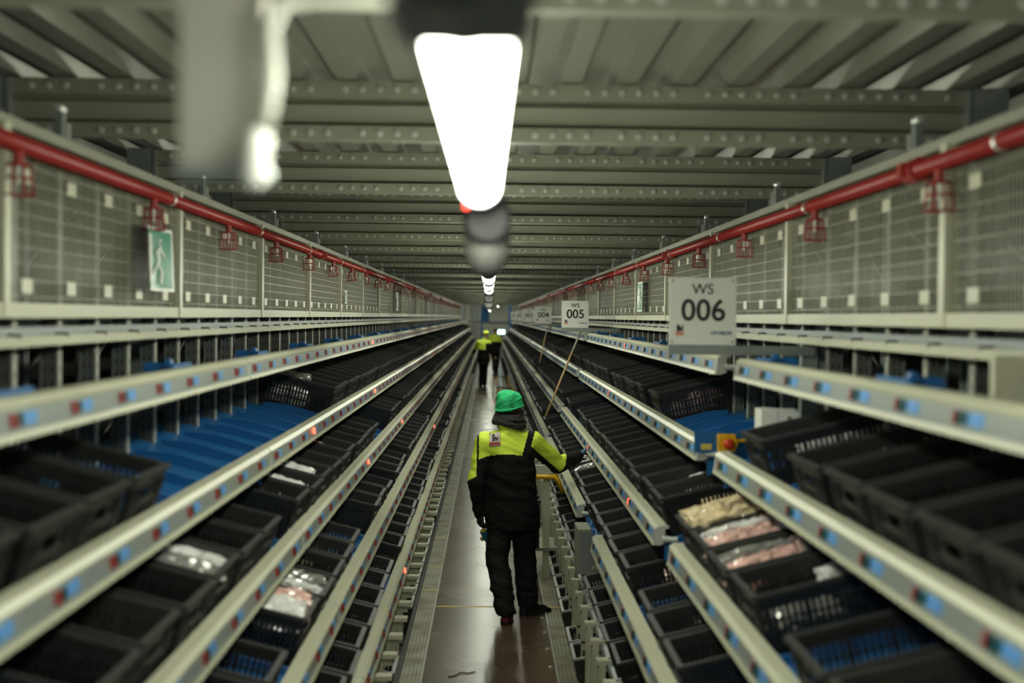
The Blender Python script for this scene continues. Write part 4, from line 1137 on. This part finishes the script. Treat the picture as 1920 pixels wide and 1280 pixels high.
for i in range(4):
    mb.add([(bx - .036 + .018 * i, 0, bz - .043), (bx - .018 + .018 * i, 0, bz - .043), (bx - .018 + .018 * i, 0, bz - .020), (bx - .036 + .018 * i, 0, bz - .020)], [(0, 1, 2, 3)], M['patchred'])
link('badge_border', on_back(mb.mesh('badge_border'), .0055)).parent = pb
mb = MB(); lion(mb, bx, bz + .012, .062, 0, M['ink']); link('lion_emblem', on_back(mb.mesh('lion_emblem'), .0065), 'black lion emblem').parent = pb
me = text_mesh('DELHAIZE', .0175, M['lettering'], .0004); me.transform(Matrix.Translation((bx, 0, bz - .032)) @ Matrix.Rotation(PI / 2, 4, 'X')); link('lettering', on_back(me, .0075)).parent = pb
# hand scanner held in the left hand
r = empty('hand_scanner', 'small teal and yellow scanner held in the left hand of the worker in green beanie', 'scanner', (-.030, 9.515, .665), (.1, -.55, .3))
mb = MB(); mb.box(-.022, .03, -.018, .018, -.075, .01, M['teal']); mb.box(-.03, .038, -.022, .022, -.045, -.028, M['teal']); mb.build('body', r)
mb = MB(); mb.box(-.045, -.022, -.014, .014, -.05, -.025, M['wood']); mb.box(-.012, .02, -.02, .02, .01, .022, M['yellow']); mb.build('trigger', r)

# --- two workers far down the aisle
def fcol(zy, px0):
    def f(co):
        return 1 if co.z > zy else 0
    return f
Y = 41
person('distant worker bending to the left rack in lime and black workwear', dict(group=None, yaw=.35, pelvis=(-.17, Y, .95), chest=(-.20, Y + .08, 1.32), neck=(-.17, Y + .14, 1.56), head=(-.12, Y + .20, 1.70), face=.6, nod=.3,
       arm_l=[(-.36, Y + .05, 1.46), (-.47, Y + .22, 1.24), (-.52, Y + .45, 1.08), (-.57, Y + .55, 1.02)], arm_r=[(-.01, Y + .16, 1.46), (.06, Y + .10, 1.18), (.14, Y + .12, .98), (.24, Y + .12, .90)], arm_l_n=(0, 0, -1), arm_r_n=(0, 1, 0),
       leg_l=[(-.25, Y, .90), (-.24, Y + .03, .50), (-.26, Y, .10)], leg_r=[(-.10, Y + .02, .90), (-.13, Y + .05, .50), (-.14, Y + .1, .10)], leg_l_toe=(-.2, 1, 0), leg_r_toe=(.1, 1, 0), hem=(-.17, Y, .80), crotch=.76,
       skin=M['skin2'], jcol=lambda c: 1 if c.z > 1.22 and c.x < -.12 or c.z > 1.42 else 0, tcol=lambda c: 1 if .78 < c.z < .84 else 0), .014)[0]
hm = MB(); hm.tube([(.055, .20, 1.74), (.055, .20, 1.76), (.055, .195, 1.81), (.055, .19, 1.84)], [.105, .112, .095, .04], M['hivis'], 16)
o = hm.build('cap', bpy.data.objects['person.001'], True, label='lime cap')
Y = 51
person('farther worker facing the right rack in lime yoke and black clothes', dict(yaw=-.25, pelvis=(.26, Y, .95), chest=(.20, Y + .05, 1.34), neck=(.20, Y + .08, 1.56), head=(.25, Y + .12, 1.70), face=-.5, nod=.2,
       arm_l=[(.02, Y + .08, 1.47), (-.02, Y + .2, 1.20), (.04, Y + .4, 1.05), (.08, Y + .5, 1.0)], arm_r=[(.39, Y - .02, 1.45), (.46, Y + .0, 1.18), (.40, Y + .2, 1.0), (.38, Y + .3, .98)], arm_l_n=(0, 0, -1), arm_r_n=(-1, 0, 0),
       leg_l=[(.18, Y, .90), (.20, Y + .05, .50), (.22, Y, .10)], leg_r=[(.34, Y, .90), (.34, Y + .05, .50), (.30, Y - .1, .10)], leg_l_toe=(.3, 1, 0), leg_r_toe=(.3, 1, 0), hem=(.26, Y, .80), crotch=.76,
       skin=M['skin2'], jcol=lambda c: 1 if c.z > 1.28 else 0), .016)
o = obj('hair', None, None) if False else None
hm = MB(); hm.tube([(0, .11, 1.72), (0, .11, 1.76), (0, .105, 1.80), (0, .10, 1.82)], [.094, .096, .075, .03], M['ink'], 16)
hm.build('hair', bpy.data.objects['person.002'], True, label='dark short hair')
